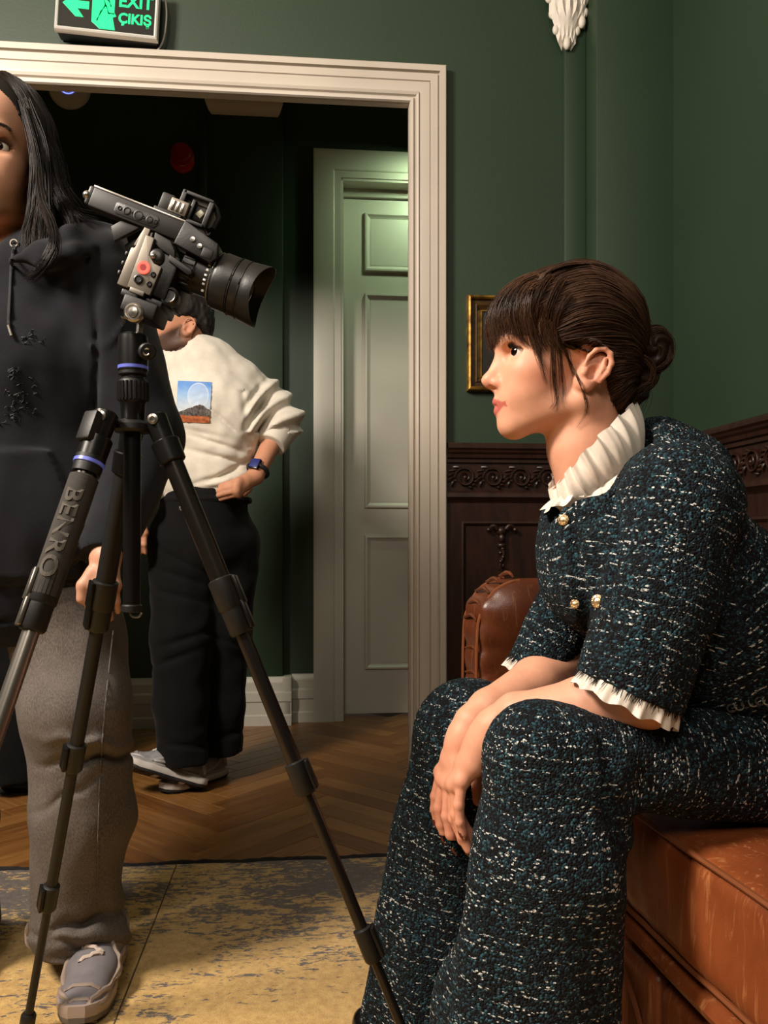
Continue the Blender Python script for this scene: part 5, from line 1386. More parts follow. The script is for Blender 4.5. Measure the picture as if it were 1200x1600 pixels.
# ------------------------------------------------------------------ shoes for standing people
M_SOLE = simple('dark_rubber', '#1b1a1b', .6); M_MID = simple('pale_midsole', '#b7aea6', .55)
def sneaker(par, heel, yaw, L, upper, overlay, lace, mid=None, outs=None, pitch=0.0, roll=0.0, ht=.075, logo=None):
    """heel: point on the floor under the heel; yaw: degrees, 0 = +x; pitch lifts the toe"""
    M = Matrix.Translation(heel) @ Matrix.Rotation(math.radians(yaw), 4, 'Z') @ Matrix.Rotation(math.radians(-pitch), 4, 'Y') @ Matrix.Rotation(math.radians(roll), 4, 'X')
    mid, outs = mid or M_MID, outs or M_SOLE; hw = .165 * L
    def outline(w, t): # half width along the shoe
        return w * (np.interp(t, [0, .06, .2, .42, .68, .85, .95, 1.0], [.45, .72, .82, .78, 1.0, .92, .66, .30]))
    def slab(nm, z0, z1, w, mat, flare=0.0):
        rows = []
        for z, f in ((z0, 1 - .04), (z0 + .003, 1.0), ((z0 + z1) / 2, 1.0 + flare), (z1 - .003, 1.0), (z1, .96)):
            row = []
            for i in range(40):
                t = i / 39; row.append((t * L, outline(w, t) * f, z + .012 * max(0, t - .8) / .2 + .005 * max(0, .12 - t) / .12))
            row += [(p[0], -p[1], p[2]) for p in row[::-1]]; rows.append([M @ Vector(p) for p in row])
        b = MB().grid(rows, closed_u=True)
        for r_ in (rows[0], rows[-1]): b.bm.faces.new([b.bm.verts.new(p) for p in r_])
        return b.build(nm, mat, par)
    sl = slab('sole', 0, .010, hw, outs)
    for k in range(6): MB().box((.03 + L * .15 * k, -hw * .6, -.001), (.03 + L * .15 * k + .018, hw * .6, .002), .001, M).build('tread', mid if k % 2 else outs, sl)
    slab('midsole', .009, .030, hw * 1.02, mid, .03)
    S = SDF((-.02, -.075, .018), (L + .02, .075, .15), .0042)
    S.cone((L * .80, 0, .036), (L * .60, 0, .046), .026, .034, .02, flat=((0, 1, 0), 1.38)); S.cone((L * .60, 0, .046), (L * .34, 0, .066), .034, .036, .02, flat=((0, 1, 0), 1.08))
    S.cone((L * .34, 0, .060), (L * .16, 0, .050), .038, .036, .02); S.cone((L * .20, 0, .06), (L * .17, 0, .06 + ht * .55), .037, .034, .02); S.ell((L * .82, 0, .032), (.046, .040, .022), None, .015)
    S.cut(lambda X, Y, Z: .022 - Z + 0 * X + 0 * Y)
    V, Q = S.surf(); V = smooth_mesh(V, Q, 1)
    me = mesh_from(V, Q, 'upper'); me.transform(M); up = link_mesh('upper', me, upper, par)
    # overlays drawn on the upper: projected from the side
    def strip(pts, r, sg, mat, nm):
        q = []
        for (x, z) in spline([(a, 0, b) for a, b in pts], 18)[:, [0, 2]]:
            h = S.hit((x * L, sg * .07, z), (0, -sg, 0), .075, 260)
            if h is not None: q.append(h)
        if len(q) > 3: MB().tube([M @ p for p in q], [r * (1 - .3 * abs(i / len(q) - .5)) for i in range(len(q))], 7).build(nm, mat, up)
    for sg in (1, -1):
        strip([(.98, .036), (.86, .045), (.72, .038), (.55, .060), (.46, .088)], .0058, sg, overlay, 'overlay')
        strip([(.70, .040), (.52, .045), (.34, .050), (.18, .085)], .0062, sg, overlay, 'overlay')
        strip([(.05, .040), (.10, .065), (.12, .090)], .0075, sg, overlay, 'heel_overlay')
        strip([(.97, .032), (.80, .033), (.5, .033), (.2, .034), (.03, .034)], .0055, sg, overlay, 'mudguard')
    # toe strips and laces across the top
    for t in (.86, .94):
        q = [S.hit((t * L, y, .13), (0, 0, -1), .12, 300) for y in np.linspace(-.03, .03, 9)]
        q = [p for p in q if p is not None]
        if len(q) > 3: MB().tube([M @ p for p in q], .0035, 6).build('toe_overlay', overlay, up)
    for k in range(5):
        t = .66 - .065 * k; q = [S.hit((t * L + y * (.35 if k % 2 else -.35), y, .16), (0, 0, -1), .14, 300) for y in np.linspace(-.020, .020, 9)]
        q = [p + Vector((0, 0, .002)) for p in q if p is not None]
        if len(q) > 3: MB().tube([M @ p for p in q], .0038, 6).build('lace', lace, up)
    if logo:
        for sg in (1, -1):
            zig = [(.44, .052), (.47, .076), (.52, .054), (.55, .074)]
            strip(zig, .0030, sg, logo, 'side_mark')
    return M

# ------------------------------------------------------------------ standing woman in a dark hooded sweatshirt, left edge
M_SKIN2 = skin_mat('olive_skin', '#b98a70', '#b0705a', '#8c4a42'); M_HAIR2 = hair_mat('black_brown_hair', '#080505', '#24160f')
M_HOOD = cloth_mat('navy_black_fleece', '#0b0c11', '#12141b', .92, 700, .3, .10)
t = NT('washed_grey_denim'); co = t.coord(); tw = t.noise(t.mapping(co, scale=(1, 1, .35), rot=(0, .6, 0)), 620, 2); n = t.noise(co, 9, 4)
t.set(col=t.mix(t.ramp(tw, [(.35, 0.), (.65, 1.)]), t.mix(t.ramp(n, [(.3, 0.), (.7, 1.)]), '#3d3936', '#544e4a'), '#675f59'), rough=.9, normal=t.bump(tw, .2, .001)); M_DENIM = t.m
M_STITCH = simple('pale_stitching', '#9b8d80', .9)
WD = 1.55
w2 = empty('person', px(60, 1500, 1.60), 'standing woman in a dark navy hooded sweatshirt and washed grey jeans at the left edge', 'person'); w2.location.z = .0095
H2 = Head(px(-4, 260, 1.60), (.14, -1, -.03), (0.02, 0, 1), .00106)
S = SDF((-1.02, 1.40, 1.30), (-.62, 1.75, 1.80), .0030)
H2.sculpt(S, ear=(1,)); H2.c(S, (912, 612, 0), (918, 700, 0), 50, 52, 24); H2.c(S, (918, 700, 0), (930, 800, 0), 52, 64, 20)
S.cone(px(-16, 420, 1.60), px(70, 425, 1.60), .055, .045, .05)
hnd = px(160, 893, 1.43)
HSd = SDF((hnd.x - .09, hnd.y - .08, hnd.z - .12), (hnd.x + .10, hnd.y + .09, hnd.z + .14), .0028)
kn2_ = [px(143, 915, 1.405), px(156, 920, 1.400), px(169, 920, 1.405), px(180, 915, 1.415)]
fg = [[a, px(137, 940, 1.405), px(141, 958, 1.42)] for a in kn2_[:1]] + [[kn2_[1], px(152, 950, 1.405), px(156, 966, 1.42)], [kn2_[2], px(168, 950, 1.41), px(172, 966, 1.425)], [kn2_[3], px(182, 940, 1.42), px(184, 955, 1.43)]]
hand_sdf(HSd, px(165, 872, 1.43), kn2_, fg, [px(146, 895, 1.41), px(130, 915, 1.40), px(128, 935, 1.40)], .021, .0092)
HSd.cone(px(190, 800, 1.49), px(165, 872, 1.43), .028, .026, .01)
BC = SDF((-1.05, 1.38, .75), (-.35, 1.78, 1.45), .012)
wq = px(-226, 872, 1.545); HR = SDF((wq.x - .08, wq.y - .09, wq.z - .19), (wq.x + .08, wq.y + .08, wq.z + .08), .004)
kq = [wq + Vector((-.024 + .016 * i, -.012, -.080)) for i in range(4)]; HR.cone(wq + Vector((0, .01, .06)), wq, .028, .024, .01)
hand_sdf(HR, wq, kq, [[q, q + Vector((.002, -.004, -.034)), q + Vector((.002, .008, -.060))] for q in kq], [wq + Vector((.02, -.015, -.03)), wq + Vector((.040, -.02, -.06)), wq + Vector((.038, -.02, -.085))], .022, .0095)
BC.chain([px(-16, 430, 1.60), px(-16, 600, 1.58), px(-16, 900, 1.58)], [.07, .12, .12], .03, ((1, 0, 0), 1.2)); BC.chain([px(-16, 460, 1.60), px(140, 450, 1.60), px(225, 690, 1.586), px(196, 785, 1.51)], [.06, .05, .038, .030], .03)
ad2 = H2.attrs(.8, .3); lt = lambda V: np.where(V[:, 2] > 1.3, ad2['tint'](V), 0); lb = lambda V: np.where(V[:, 2] > 1.3, ad2['blush'](V), .1)
vq = HSd.surf()
HS2 = S; sdf_obj('body', S, M_SKIN2, w2, 1, {'tint': lt, 'blush': lb}, extra=[vq, HR.surf(), BC.surf()])
H2.eyes(w2, gaze=(-4, -6), iris='#1a0f0a')
for f in fg[:1]: nail(w2, f[-1], f[-2], (0, -1, 0), M_NAIL)
# hair: cap plus long strands
HC2 = SDF((-1.02, 1.40, 1.36), (-.58, 1.80, 1.82), .0034)
H2.e(HC2, 893, 514, 0, (115, 110, 94), 1); H2.e(HC2, 945, 620, 0, (60, 120, 92), 24)
def front_cut(H, poly):
    """removes the face window: poly in (w, y) units for everything in front of x=890"""
    def fn(X, Y, Z):
        d = [(X - H.O[0]) / H.s, (Y - H.O[1]) / H.s, (Z - H.O[2]) / H.s]
        fx = 884 - (d[0] * H.f[0] + d[1] * H.f[1] + d[2] * H.f[2]); fy_ = 560 - (d[0] * H.u[0] + d[1] * H.u[1] + d[2] * H.u[2]); fw = np.abs(d[0] * H.l[0] + d[1] * H.l[1] + d[2] * H.l[2])
        return np.minimum(-poly_sd(fw, fy_, poly), (905 - fx)) * H.s
    return fn
HC2.cut(front_cut(H2, [(-5, 450), (20, 458), (50, 484), (68, 522), (74, 575), (73, 640), (70, 760), (-5, 760)]))
parts = []
gl = []
for b0, b1 in ((12, 52), (30, 58), (48, 66), (66, 78), (84, 92), (100, 106), (118, 122)):
    g = []
    for al in (86, 66, 46, 26, 8):
        be = math.radians(b1 + (b0 - b1) * (al / 86) ** 1.2); ca_, sa_ = math.cos(math.radians(al)), math.sin(math.radians(al))
        g.append(H2.P(893 - 119 * ca_ * math.cos(be), 514 - 114 * sa_, 97.5 * ca_ * math.sin(be)))
    xe, we = 893 - 119 * math.cos(math.radians(b1)), 97.5 * math.sin(math.radians(b1))
    g += [H2.P(xe + 4, 570, we + 2), H2.P(xe + 12, 640, we + 6), H2.P(xe + 16, 720, we + 14 + b1 * .06), H2.P(xe + 10, 770, we + 24 + b1 * .10)]
    gl.append(g)
parts.append(strand_vq(guide_strands(gl, 2200, .0022, 24, 101), .0009))
def flip(p): d = (p - H2.O).dot(H2.l); return p - H2.l * (2 * d)
parts.append(strand_vq(guide_strands([[flip(p) for p in g] for g in gl], 1600, .0022, 24, 111), .0009))
# locks sweeping on to the shoulder, and one falling forward
sw = [[px(40, 165, 1.58), px(74, 240, 1.58), px(92, 305, 1.58), px(118, 335 + 8 * k, 1.56 - .01 * k), px(152 - 10 * k, 345 + 12 * k, 1.56)] for k in range(5)]
parts.append(strand_vq(guide_strands(sw, 420, .0045, 18, 103), .0008))
fw_ = [[px(40, 170, 1.52), px(58, 245, 1.50), px(64, 310, 1.46), px(80, 350, 1.43), px(86 - 2 * k, 385, 1.405), px(72 - 3 * k, 415, 1.40), px(50 - 3 * k, 436, 1.40)] for k in range(3)]
parts.append(strand_vq(guide_strands(fw_, 200, .0032, 18, 105), .0008, .1))
dk = [[px(34 + 3 * k, 160, 1.53), px(54 + 5 * k, 235, 1.52), px(52 + 8 * k, 320, 1.52), px(40 + 14 * k, 370, 1.50), px(42 + 12 * k, 395, 1.49)] for k in range(4)]
parts.append(strand_vq(guide_strands(dk, 500, .004, 16, 107), .0009))
fz = [[px(70, 200, 1.6), px(92, 250, 1.6), px(104, 300, 1.6), px(130, 330, 1.6)], [px(60, 170, 1.6), px(84, 230, 1.6), px(98, 290, 1.6), px(112, 320, 1.6)]]
parts.append(strand_vq(guide_strands(fz, 60, .006, 14, 109), .0004))
Vc, Qc = HC2.surf(); Vc = smooth_mesh(Vc, Qc, 1)
V, Q = join_vq([(Vc, Qc)] + [(a, b) for a, b, c in parts]); me = mesh_from(V, Q, 'hair'); set_attr(me, 'rnd', np.concatenate([np.full(len(Vc), .05)] + [c * c for a, b, c in parts])); link_mesh('hair', me, M_HAIR2, w2)
bp_ = []; R = np.random.RandomState(12)
for k_i in range(240):
    u = R.rand(); w = (14 + 34 * u) * (1 if k_i % 2 else -1); y = 536 - 7 * math.sin(u * 2.6) + 4 * (R.rand() - .5); a, b = H2.P(740, y, w), H2.P(860, y, w); h = HS2.hit(a, (b - a).normalized(), (b - a).length, 500)
    if h is not None: bp_.append([np.array(h + H2.f * .0008 + (H2.l * (.007 if w > 0 else -.007) + H2.u * (.002 - .004 * u)) * (i / 4)) for i in range(5)])
V, Q, r_n = strand_vq(bp_, .0006); me = mesh_from(V, Q, 'eyebrow'); set_attr(me, 'rnd', r_n * .3); link_mesh('eyebrow', me, M_HAIR2, w2)

# hoodie
K = SDF((-1.24, 1.30, .66), (-.36, 1.86, 1.46), .0060)
fx_ = ((1, 0, 0), 1.5)
K.chain([px(-20, 455, 1.60), px(-18, 600, 1.585), px(-16, 800, 1.58), px(-14, 915, 1.58)], [.100, .140, .150, .152], .05, fx_)
K.cone(px(-14, 915, 1.58), px(-14, 1000, 1.58), .150, .140, .01, flat=fx_, cut=((0, 0, px(0, 968, 1.48).z), (0, 0, -1)))
K.cone(px(40, 425, 1.60), px(140, 430, 1.60), .075, .085, .05)
sh, el, wr = px(152, 440, 1.60), px(226, 690, 1.585), px(168, 872, 1.44)
K.cone(sh, el, .088, .068, .03); K.cone(el, wr, .066, .044, .03, cut=(wr, (wr - el).normalized()))
K.cone(px(-176, 445, 1.60), px(-238, 690, 1.60), .080, .064, .03); K.cone(px(-238, 690, 1.60), px(-228, 850, 1.55), .062, .044, .03)
# hood lying round the neck
K.chain([px(20, 405, 1.475), px(66, 392, 1.485), px(112, 372, 1.53), px(150, 362, 1.60), px(120, 350, 1.72), px(-20, 360, 1.80)], [.008, .014, .024, .034, .05, .06], .035)
K.chain([px(70, 408, 1.475), px(120, 394, 1.50), px(168, 380, 1.56), px(172, 372, 1.66)], [.008, .014, .022, .03], .025)
def mir(p): return Vector((2 * -.7585 - p.x, p.y, p.z))
K.chain([mir(q) for q in (px(20, 405, 1.475), px(66, 392, 1.485), px(112, 372, 1.53), px(150, 362, 1.60), px(120, 350, 1.72))], [.008, .014, .024, .034, .05], .035)
K.chain([mir(q) for q in (px(70, 408, 1.475), px(120, 394, 1.50), px(168, 380, 1.56), px(172, 372, 1.66))], [.008, .014, .022, .03], .025)
K.cone(mir(px(40, 425, 1.60)), mir(px(140, 430, 1.60)), .075, .080, .05)
K.cone(px(-16, 300, 1.585), px(-16, 418, 1.585), .062, .075, .012, op='sub')
def hfold(X, Y, Z):
    xp = 600 + 1300 * X / Y; yp = 841 - (Z - .86) * 1300 / Y
    pk_ = poly_sd(xp, yp, [(-150, 702), (76, 702), (116, 795), (122, 915), (-150, 915)])
    d = .010 * np.clip(.5 - pk_ / 3, 0, 1) * (Y < 1.55)
    d += .010 * vnoise(X * 9 + 2, Y * 9, Z * 7) * (Z > .78) + .004 * vnoise(X * 26, Y * 26, Z * 14)
    # sleeve seam and long folds from the shoulder
    d -= .010 * np.exp(-((xp - (132 + .05 * (yp - 380) + 12 * np.sin((yp - 380) / 90))) / 5) ** 2) * (yp > 400) * (yp < 760) * (Y < 1.60)
    d -= .007 * np.exp(-((xp - (152 + .02 * (yp - 400))) / 6) ** 2) * (yp > 390) * (yp < 470)
    s_ = (yp - 480) - (205 - xp) * .75 - 30 * np.sin((xp - 130) / 26); d += .007 * np.exp(-(s_ / 7) ** 2) * (xp > 140) * (xp < 220) * (Y < 1.62)
    # ribbed band at the hem
    rib = (yp > 905) * (yp < 975) * (Y < 1.7) * (xp < 200); d -= rib * (.006 + .0018 * np.sin(xp * .9))
    d -= .004 * np.exp(-((yp - 906) / 2.5) ** 2) * (xp < 150)
    return d
K.warp(hfold)
hd2 = sdf_obj('hooded_sweatshirt', K, M_HOOD, w2, 1)
def on(S_, x, y, off=-.001): 
    h = S_.pix(x, y); return None if h is None else h + Vector((0, off, 0))
pts = [on(K, x, y, -.003) for x, y in spline([(23, 384, 0), (19, 420, 0), (17, 460, 0), (15, 500, 0), (16, 512, 0)], 20)[:, :2]]; pts = [p for p in pts if p]
MB().tube(pts, .0030, 7).build('drawstring', simple('cord_black', '#16161a', .8), hd2)
e_ = on(K, 23, 381, -.003)
if e_: MB().tube([e_ + Vector((.0065 * math.cos(a), 0, .0065 * math.sin(a))) for a in np.linspace(0, 2 * math.pi, 17)[:-1]], .0018, 6, closed=True).build('eyelet', M_SILV, hd2)
a_ = on(K, 15, 510, -.005); b_ = on(K, 20, 526, -.005)
if a_ and b_: MB().cyl(a_, b_, .0026, seg=10).build('cord_tip', M_SILV, hd2)
M_EMB = simple('tonal_embroidery', '#0d0d10', .6)
R = np.random.RandomState(4); em = []
for (x0, y0, n_, sc) in ((30, 530, 9, 8), (20, 590, 10, 9), (28, 615, 9, 9), (8, 650, 8, 12), (25, 640, 7, 10)):
    for k_i in range(n_):
        cx, cy = x0 + 22 * R.randn() * .6, y0 + 6 * R.randn(); q = []
        for i in range(6):
            cx += sc * .45 * R.rand(); cy += sc * .5 * R.randn() * .5 - .8; h = on(K, cx, cy, -.0008)
            if h: q.append(np.array(h))
        if len(q) == 6 and max(np.linalg.norm(q[i] - q[i + 1]) for i in range(5)) < .02: em.append(spline(q, 16))
V, Q, _ = strand_vq(em, .0009, .6); tag(link_mesh('embroidery', mesh_from(V, Q, 'embroidery'), M_EMB, hd2), kind='stuff')

# jeans
def jeans(legs, lo, hi, warp, h=.0055):
    S_ = SDF(lo, hi, h)
    for pts_, rs_, cutz in legs:
        for i in range(len(pts_) - 1):
            last = i == len(pts_) - 2; S_.cone(pts_[i], pts_[i + 1], rs_[i], rs_[i + 1], .03, cut=((0, 0, cutz), (0, 0, -1)) if last else None)
    S_.warp(warp); return S_
jl = [([px(100, 960, 1.575), px(120, 1100, 1.555), px(128, 1280, 1.59), px(122, 1430, 1.63), px(124, 1545, 1.66)], [.105, .098, .086, .083, .095], .068),
      ([px(-110, 960, 1.585), px(-90, 1100, 1.585), px(-85, 1280, 1.62), px(-75, 1500, 1.68)], [.105, .095, .084, .09], .085)]
def jfold2(X, Y, Z):
    xp = 600 + 1300 * X / Y; yp = 841 - (Z - .86) * 1300 / Y
    d = .007 * vnoise(X * 10, Y * 10, Z * 9) + .003 * vnoise(X * 30, Y * 30, Z * 16)
    for (x0, y0, sl_, wd, am) in ((150, 1185, -.12, 6, .012), (130, 1440, -.30, 9, .016), (120, 1478, .22, 7, .010), (140, 1160, .10, 8, -.008), (110, 1240, -.55, 6, .004), (130, 1500, .05, 6, .006)):
        d -= 1.7 * am * np.exp(-((yp - (y0 + sl_ * (xp - x0) + 4 * np.sin(xp / 9))) / wd) ** 2) * np.exp(-((xp - x0) / 60) ** 2)
    d += .012 * np.exp(-((yp - 1465) / 16) ** 2) + .006 * np.exp(-((yp - 1275) / 40) ** 2)
    return d
JS = jeans(jl, (-1.10, 1.40, .05), (-.35, 1.85, .80), jfold2)
jo = sdf_obj('jeans', JS, M_DENIM, w2, 1)
for x_f in ((lambda y: 176 - .06 * (y - 1000) - 6 * math.sin((y - 1000) / 120)),):
    q = [on(JS, x_f(y), y, -.003) for y in np.linspace(985, 1410, 70)]; MB().tube([p for p in q if p], .0013, 5).build('side_seam', M_DENIM, jo)
R = np.random.RandomState(2); st = []
for k_i in range(46):
    a = -math.pi * k_i / 45; c = px(124, 1540, 1.655); rr = .098; p = c + Vector((rr * math.cos(a), rr * math.sin(a), 0)); z0 = .103 + .006 * math.sin(a * 3)
    st.append([np.array((p.x, p.y, z0 - .020 * i / 4)) + np.array((.001 * math.cos(a), .001 * math.sin(a), 0)) for i in range(5)])
V, Q, _ = strand_vq(st, .0010, .8); link_mesh('hem_stitching', mesh_from(V, Q, 'hem_stitching'), M_STITCH, jo)
M_SNK = simple('grey_mesh_upper', '#6f6a6e', .8, 0, .1, 60, .5, 900); M_SOV = simple('beige_leather_overlay', '#8d7d72', .5); M_LACE = simple('pale_lace', '#bdaea2', .8)
hl = px(176, 1540, 1.715); hl.z = .012
sneaker(w2, hl, -84, .285, M_SNK, M_SOV, M_LACE, simple('beige_midsole', '#9a8a80', .5), simple('grey_outsole', '#5a524a', .6))
hl = px(-62, 1450, 1.80); hl.z = .012
sneaker(w2, hl, -62, .285, M_SNK, M_SOV, M_LACE, simple('beige_midsole_two', '#b9a699', .5), simple('grey_outsole_two', '#5a524a', .6))

# ------------------------------------------------------------------ man in a cream sweatshirt standing in the doorway
M_SKIN3 = skin_mat('warm_tan_skin', '#c08a6c', '#b06a50', '#9a5a4c', .6, beard='#0d0806'); M_HAIR3 = hair_mat('black_hair', '#0b0908', '#1c1613', .6)
M_SWEAT = cloth_mat('cream_fleece', '#cdc5b8', '#dcd5c8', .92, 700, .4, .3); M_BTR = cloth_mat('black_cotton', '#060607', '#0a0a0c', .9, 600, .4, .04)
m1 = empty('person', px(300, 1245, 2.86), 'bearded man in a cream sweatshirt and black trousers, hand on hip, in the doorway', 'person'); m1.location.z = .0
H3 = Head(px(283, 506, 2.86), (-1, -.22, -.08), (.03, .02, 1), .00098)
S = SDF((-.92, 2.70, 1.36), (-.56, 3.04, 1.76), .0036)
H3.sculpt(S, male=True); H3.c(S, (912, 612, 0), (924, 700, 0), 56, 60, 24); H3.c(S, (924, 700, 0), (940, 800, 0), 60, 72, 20)
MS = S
elb, wrm, hip = px(440, 660, 2.90), px(399, 744, 2.77), px(365, 760, 2.86)
A = SDF((-.66, 2.62, .94), (-.24, 3.02, 1.32), .0042)
A.cone(elb, wrm, .036, .029, .02); 
kk = [px(372, 752, 2.705), px(369, 759, 2.70), px(369, 766, 2.70), px(372, 772, 2.71)]
hand_sdf(A, wrm, kk, [[a, a + Vector((-.035, .004, -.008)), a + Vector((-.06, .012, -.016))] for a in kk], [px(388, 764, 2.80), px(378, 776, 2.83), px(370, 780, 2.85)], .026, .0115)
BC = SDF((-1.0, 2.60, .90), (-.24, 3.15, 1.55), .013)
BC.chain([px(300, 560, 2.88), px(318, 640, 2.88), px(316, 770, 2.88)], [.08, .10, .10], .03); BC.chain([px(318, 600, 2.88), px(385, 608, 2.88), elb], [.06, .04, .038], .03)
wq = px(216, 792, 2.715); HM = SDF((wq.x - .08, wq.y - .09, wq.z - .20), (wq.x + .08, wq.y + .08, wq.z + .08), .0045)
kq = [wq + Vector((-.026 + .017 * i, -.012, -.086)) for i in range(4)]; HM.cone(wq + Vector((0, .01, .06)), wq, .032, .027, .01)
hand_sdf(HM, wq, kq, [[q, q + Vector((0, -.004, -.036)), q + Vector((0, .008, -.064))] for q in kq], [wq + Vector((-.02, -.015, -.03)), wq + Vector((-.042, -.02, -.06)), wq + Vector((-.04, -.02, -.09))], .025, .011)
ad3 = H3.attrs(.6, .35, beard=.92); hi_ = lambda f, dflt: (lambda V: np.where(V[:, 2] > 1.36, f(V), dflt))
sdf_obj('body', S, M_SKIN3, m1, 1, {'tint': hi_(ad3['tint'], 0), 'blush': hi_(ad3['blush'], .1), 'beard': hi_(ad3['beard'], 0)}, extra=[A.surf(), BC.surf(), HM.surf()])
H3.eyes(m1, gaze=(0, -4))
C3 = SDF((-.92, 2.68, 1.50), (-.54, 3.06, 1.78), .0042)
H3.e(C3, 890, 512, 0, (110, 98, 82), 1); H3.e(C3, 960, 560, 0, (40, 60, 60), 16)
hp3 = [(760, 380), (776, 462), (812, 478), (846, 490), (862, 520), (872, 552), (880, 564), (890, 554), (915, 553), (933, 565), (937, 592), (936, 626), (948, 648), (1100, 640), (1100, 380)]
def keep3(X, Y, Z):
    H = H3; d = [(X - H.O[0]) / H.s, (Y - H.O[1]) / H.s, (Z - H.O[2]) / H.s]
    fx = 884 - (d[0] * H.f[0] + d[1] * H.f[1] + d[2] * H.f[2]); fy_ = 560 - (d[0] * H.u[0] + d[1] * H.u[1] + d[2] * H.u[2])
    return poly_sd(fx, fy_, hp3) * H.s
C3.cut(keep3); C3.warp(lambda X, Y, Z: .0035 * vnoise(X * 90, Y * 90, Z * 60))
V, Q = C3.surf(); me = mesh_from(V, Q, 'hair'); set_attr(me, 'rnd', np.random.RandomState(1).rand(len(V))); link_mesh('hair', me, M_HAIR3, m1)
# sweatshirt
W = SDF((-1.02, 2.56, .96), (-.22, 3.20, 1.58), .0055)
ct = Vector((math.cos(math.radians(-20)), math.sin(math.radians(-20)), 0))            # across the chest
fl_ = (ct, 1.35)
W.chain([px(302, 580, 2.88), px(318, 650, 2.88), px(314, 740, 2.88)], [.115, .155, .138], .05, fl_); W.cone(px(312, 740, 2.88), px(310, 800, 2.88), .138, .128, .02, flat=fl_, cut=((0, 0, px(0, 781, 2.75).z), (0, 0, -1)))
W.cone(px(300, 565, 2.88), px(372, 598, 2.89), .075, .080, .05); W.cone(px(300, 565, 2.88), px(232, 590, 2.85), .075, .080, .05)
shm = px(372, 604, 2.89); W.chain([shm, px(415, 630, 2.92), elb], [.084, .080, .072], .03); cz = elb.lerp(wrm, .26)
W.cone(elb, cz + (wrm - elb) * .2, .072, .060, .025, cut=(cz, (wrm - elb).normalized()))
W.chain([px(228, 600, 2.84), px(205, 700, 2.82), px(215, 780, 2.72)], [.085, .07, .05], .03)
W.cone(px(283, 480, 2.86), px(291, 568, 2.865), .070, .074, .010, op='sub')
def sfold(X, Y, Z):
    xp = 600 + 1300 * X / Y; yp = 841 - (Z - .86) * 1300 / Y
    d = .008 * vnoise(X * 10, Y * 10, Z * 10) + .003 * vnoise(X * 32, Y * 32, Z * 30)
    # rings of cloth pushed up the forearm and the elbow
    a = (xp - 385) * .62 + (yp - 600) * .78; arm = np.clip((xp - 376) / 18, 0, 1)
    d += arm * .012 * np.sin(a / 4.2 + 2.2 * np.sin(xp / 21)) * np.clip((a - 8) / 20, 0, 1) * (yp < 676)
    # drag lines on the body
    for (x0, y0, sl_, wd, am, sp) in ((330, 690, .32, 4, .010, 50), (345, 715, .25, 4, .012, 45), (340, 745, -.30, 4, .012, 40), (360, 735, -.55, 4, .012, 30), (352, 660, .9, 5, .010, 30), (320, 765, -.12, 4, .008, 50), (310, 675, .22, 4, .007, 40)):
        d -= am * np.exp(-((yp - (y0 + sl_ * (xp - x0))) / wd) ** 2) * np.exp(-((xp - x0) / sp) ** 2) * (xp < 396)
    d += .016 * np.exp(-((yp - 752) / 14) ** 2) * np.exp(-((xp - 355) / 30) ** 2)
    d -= .006 * np.exp(-((xp - (383 + .16 * (yp - 640))) / 5) ** 2) * (yp > 610) * (yp < 700)
    return d
W.warp(sfold, band=.045)
so = sdf_obj('sweatshirt', W, M_SWEAT, m1, 1)
# neck rib and cuff
MB().tube([px(291, 561, 2.865) + ct * (.076 * math.cos(a)) + Vector((-ct.y, ct.x, 0)) * (.070 * math.sin(a)) + Vector((0, 0, .016 * math.sin(a) + .004 * math.cos(a))) for a in np.linspace(0, 2 * math.pi, 41)[:-1]], .011, 8, closed=True).build('neck_rib', M_SWEAT, so)
dn = (wrm - elb).normalized(); MB().lathe([(.058, -.02), (.062, 0), (.060, .012), (.054, .050), (.050, .053)], elb + dn * ((cz - elb).length - .008), dn, 28).build('cuff', M_SWEAT, so)
# printed picture on the chest
rows, tx = [], []
for j_ in range(25):
    row = []
    for i in range(21):
        x = 279 + 53 * i / 20 - 4 * j_ / 24; y = 595 + 64 * j_ / 24 + 2.5 * i / 20; h = W.pix(x, y, 2.2, 3.4)
        row.append((h if h is not None else px(x, y, 2.7)) + Vector((-.001, -.0045, 0))); tx.append((i / 20, 1 - j_ / 24, 0))
    rows.append(row)
b = MB().grid(rows); me = b.mesh('chest_print', 180)
t = NT('landscape_print'); v = t.attr('tx').outputs['Vector']; sp_ = t.n('ShaderNodeSeparateXYZ', ins={0: v}); nz = t.noise(v, 7, 4)
yy = t.math('ADD', sp_.outputs[1], t.math('MULTIPLY', t.math('SUBTRACT', nz, .5), .10))
sky = t.ramp(t.math('ADD', sp_.outputs[1], t.math('MULTIPLY', nz, .2)), [(.45, '#b9c3cc'), (.75, '#8fb0d6'), (1.0, '#5f8fd0')])
dd = t.n('ShaderNodeVectorMath', operation='DISTANCE', ins={0: v, 1: (.62, .66, 0)}).outputs['Value']; ringm = t.ramp(dd, [(.27, .35), (.305, .75), (.32, 0.)])
sky = t.mix(ringm, sky, '#c9d3de')
peak = t.math('ADD', .34, t.math('MULTIPLY', t.math('SUBTRACT', .3, t.math('ABSOLUTE', t.math('SUBTRACT', sp_.outputs[0], .68))), .35))
c = t.mix(t.math('LESS_THAN', yy, peak), sky, t.ramp(t.noise(v, 16, 4), [(.35, '#33302f'), (.65, '#6b625c')])); c = t.mix(t.math('LESS_THAN', yy, .16), c, t.ramp(nz, [(.35, '#8a3f1e'), (.65, '#b86a3a')]))
t.set(col=c, rough=.8); set_attr(me, 'tx', tx); link_mesh('chest_print', me, t.m, so)
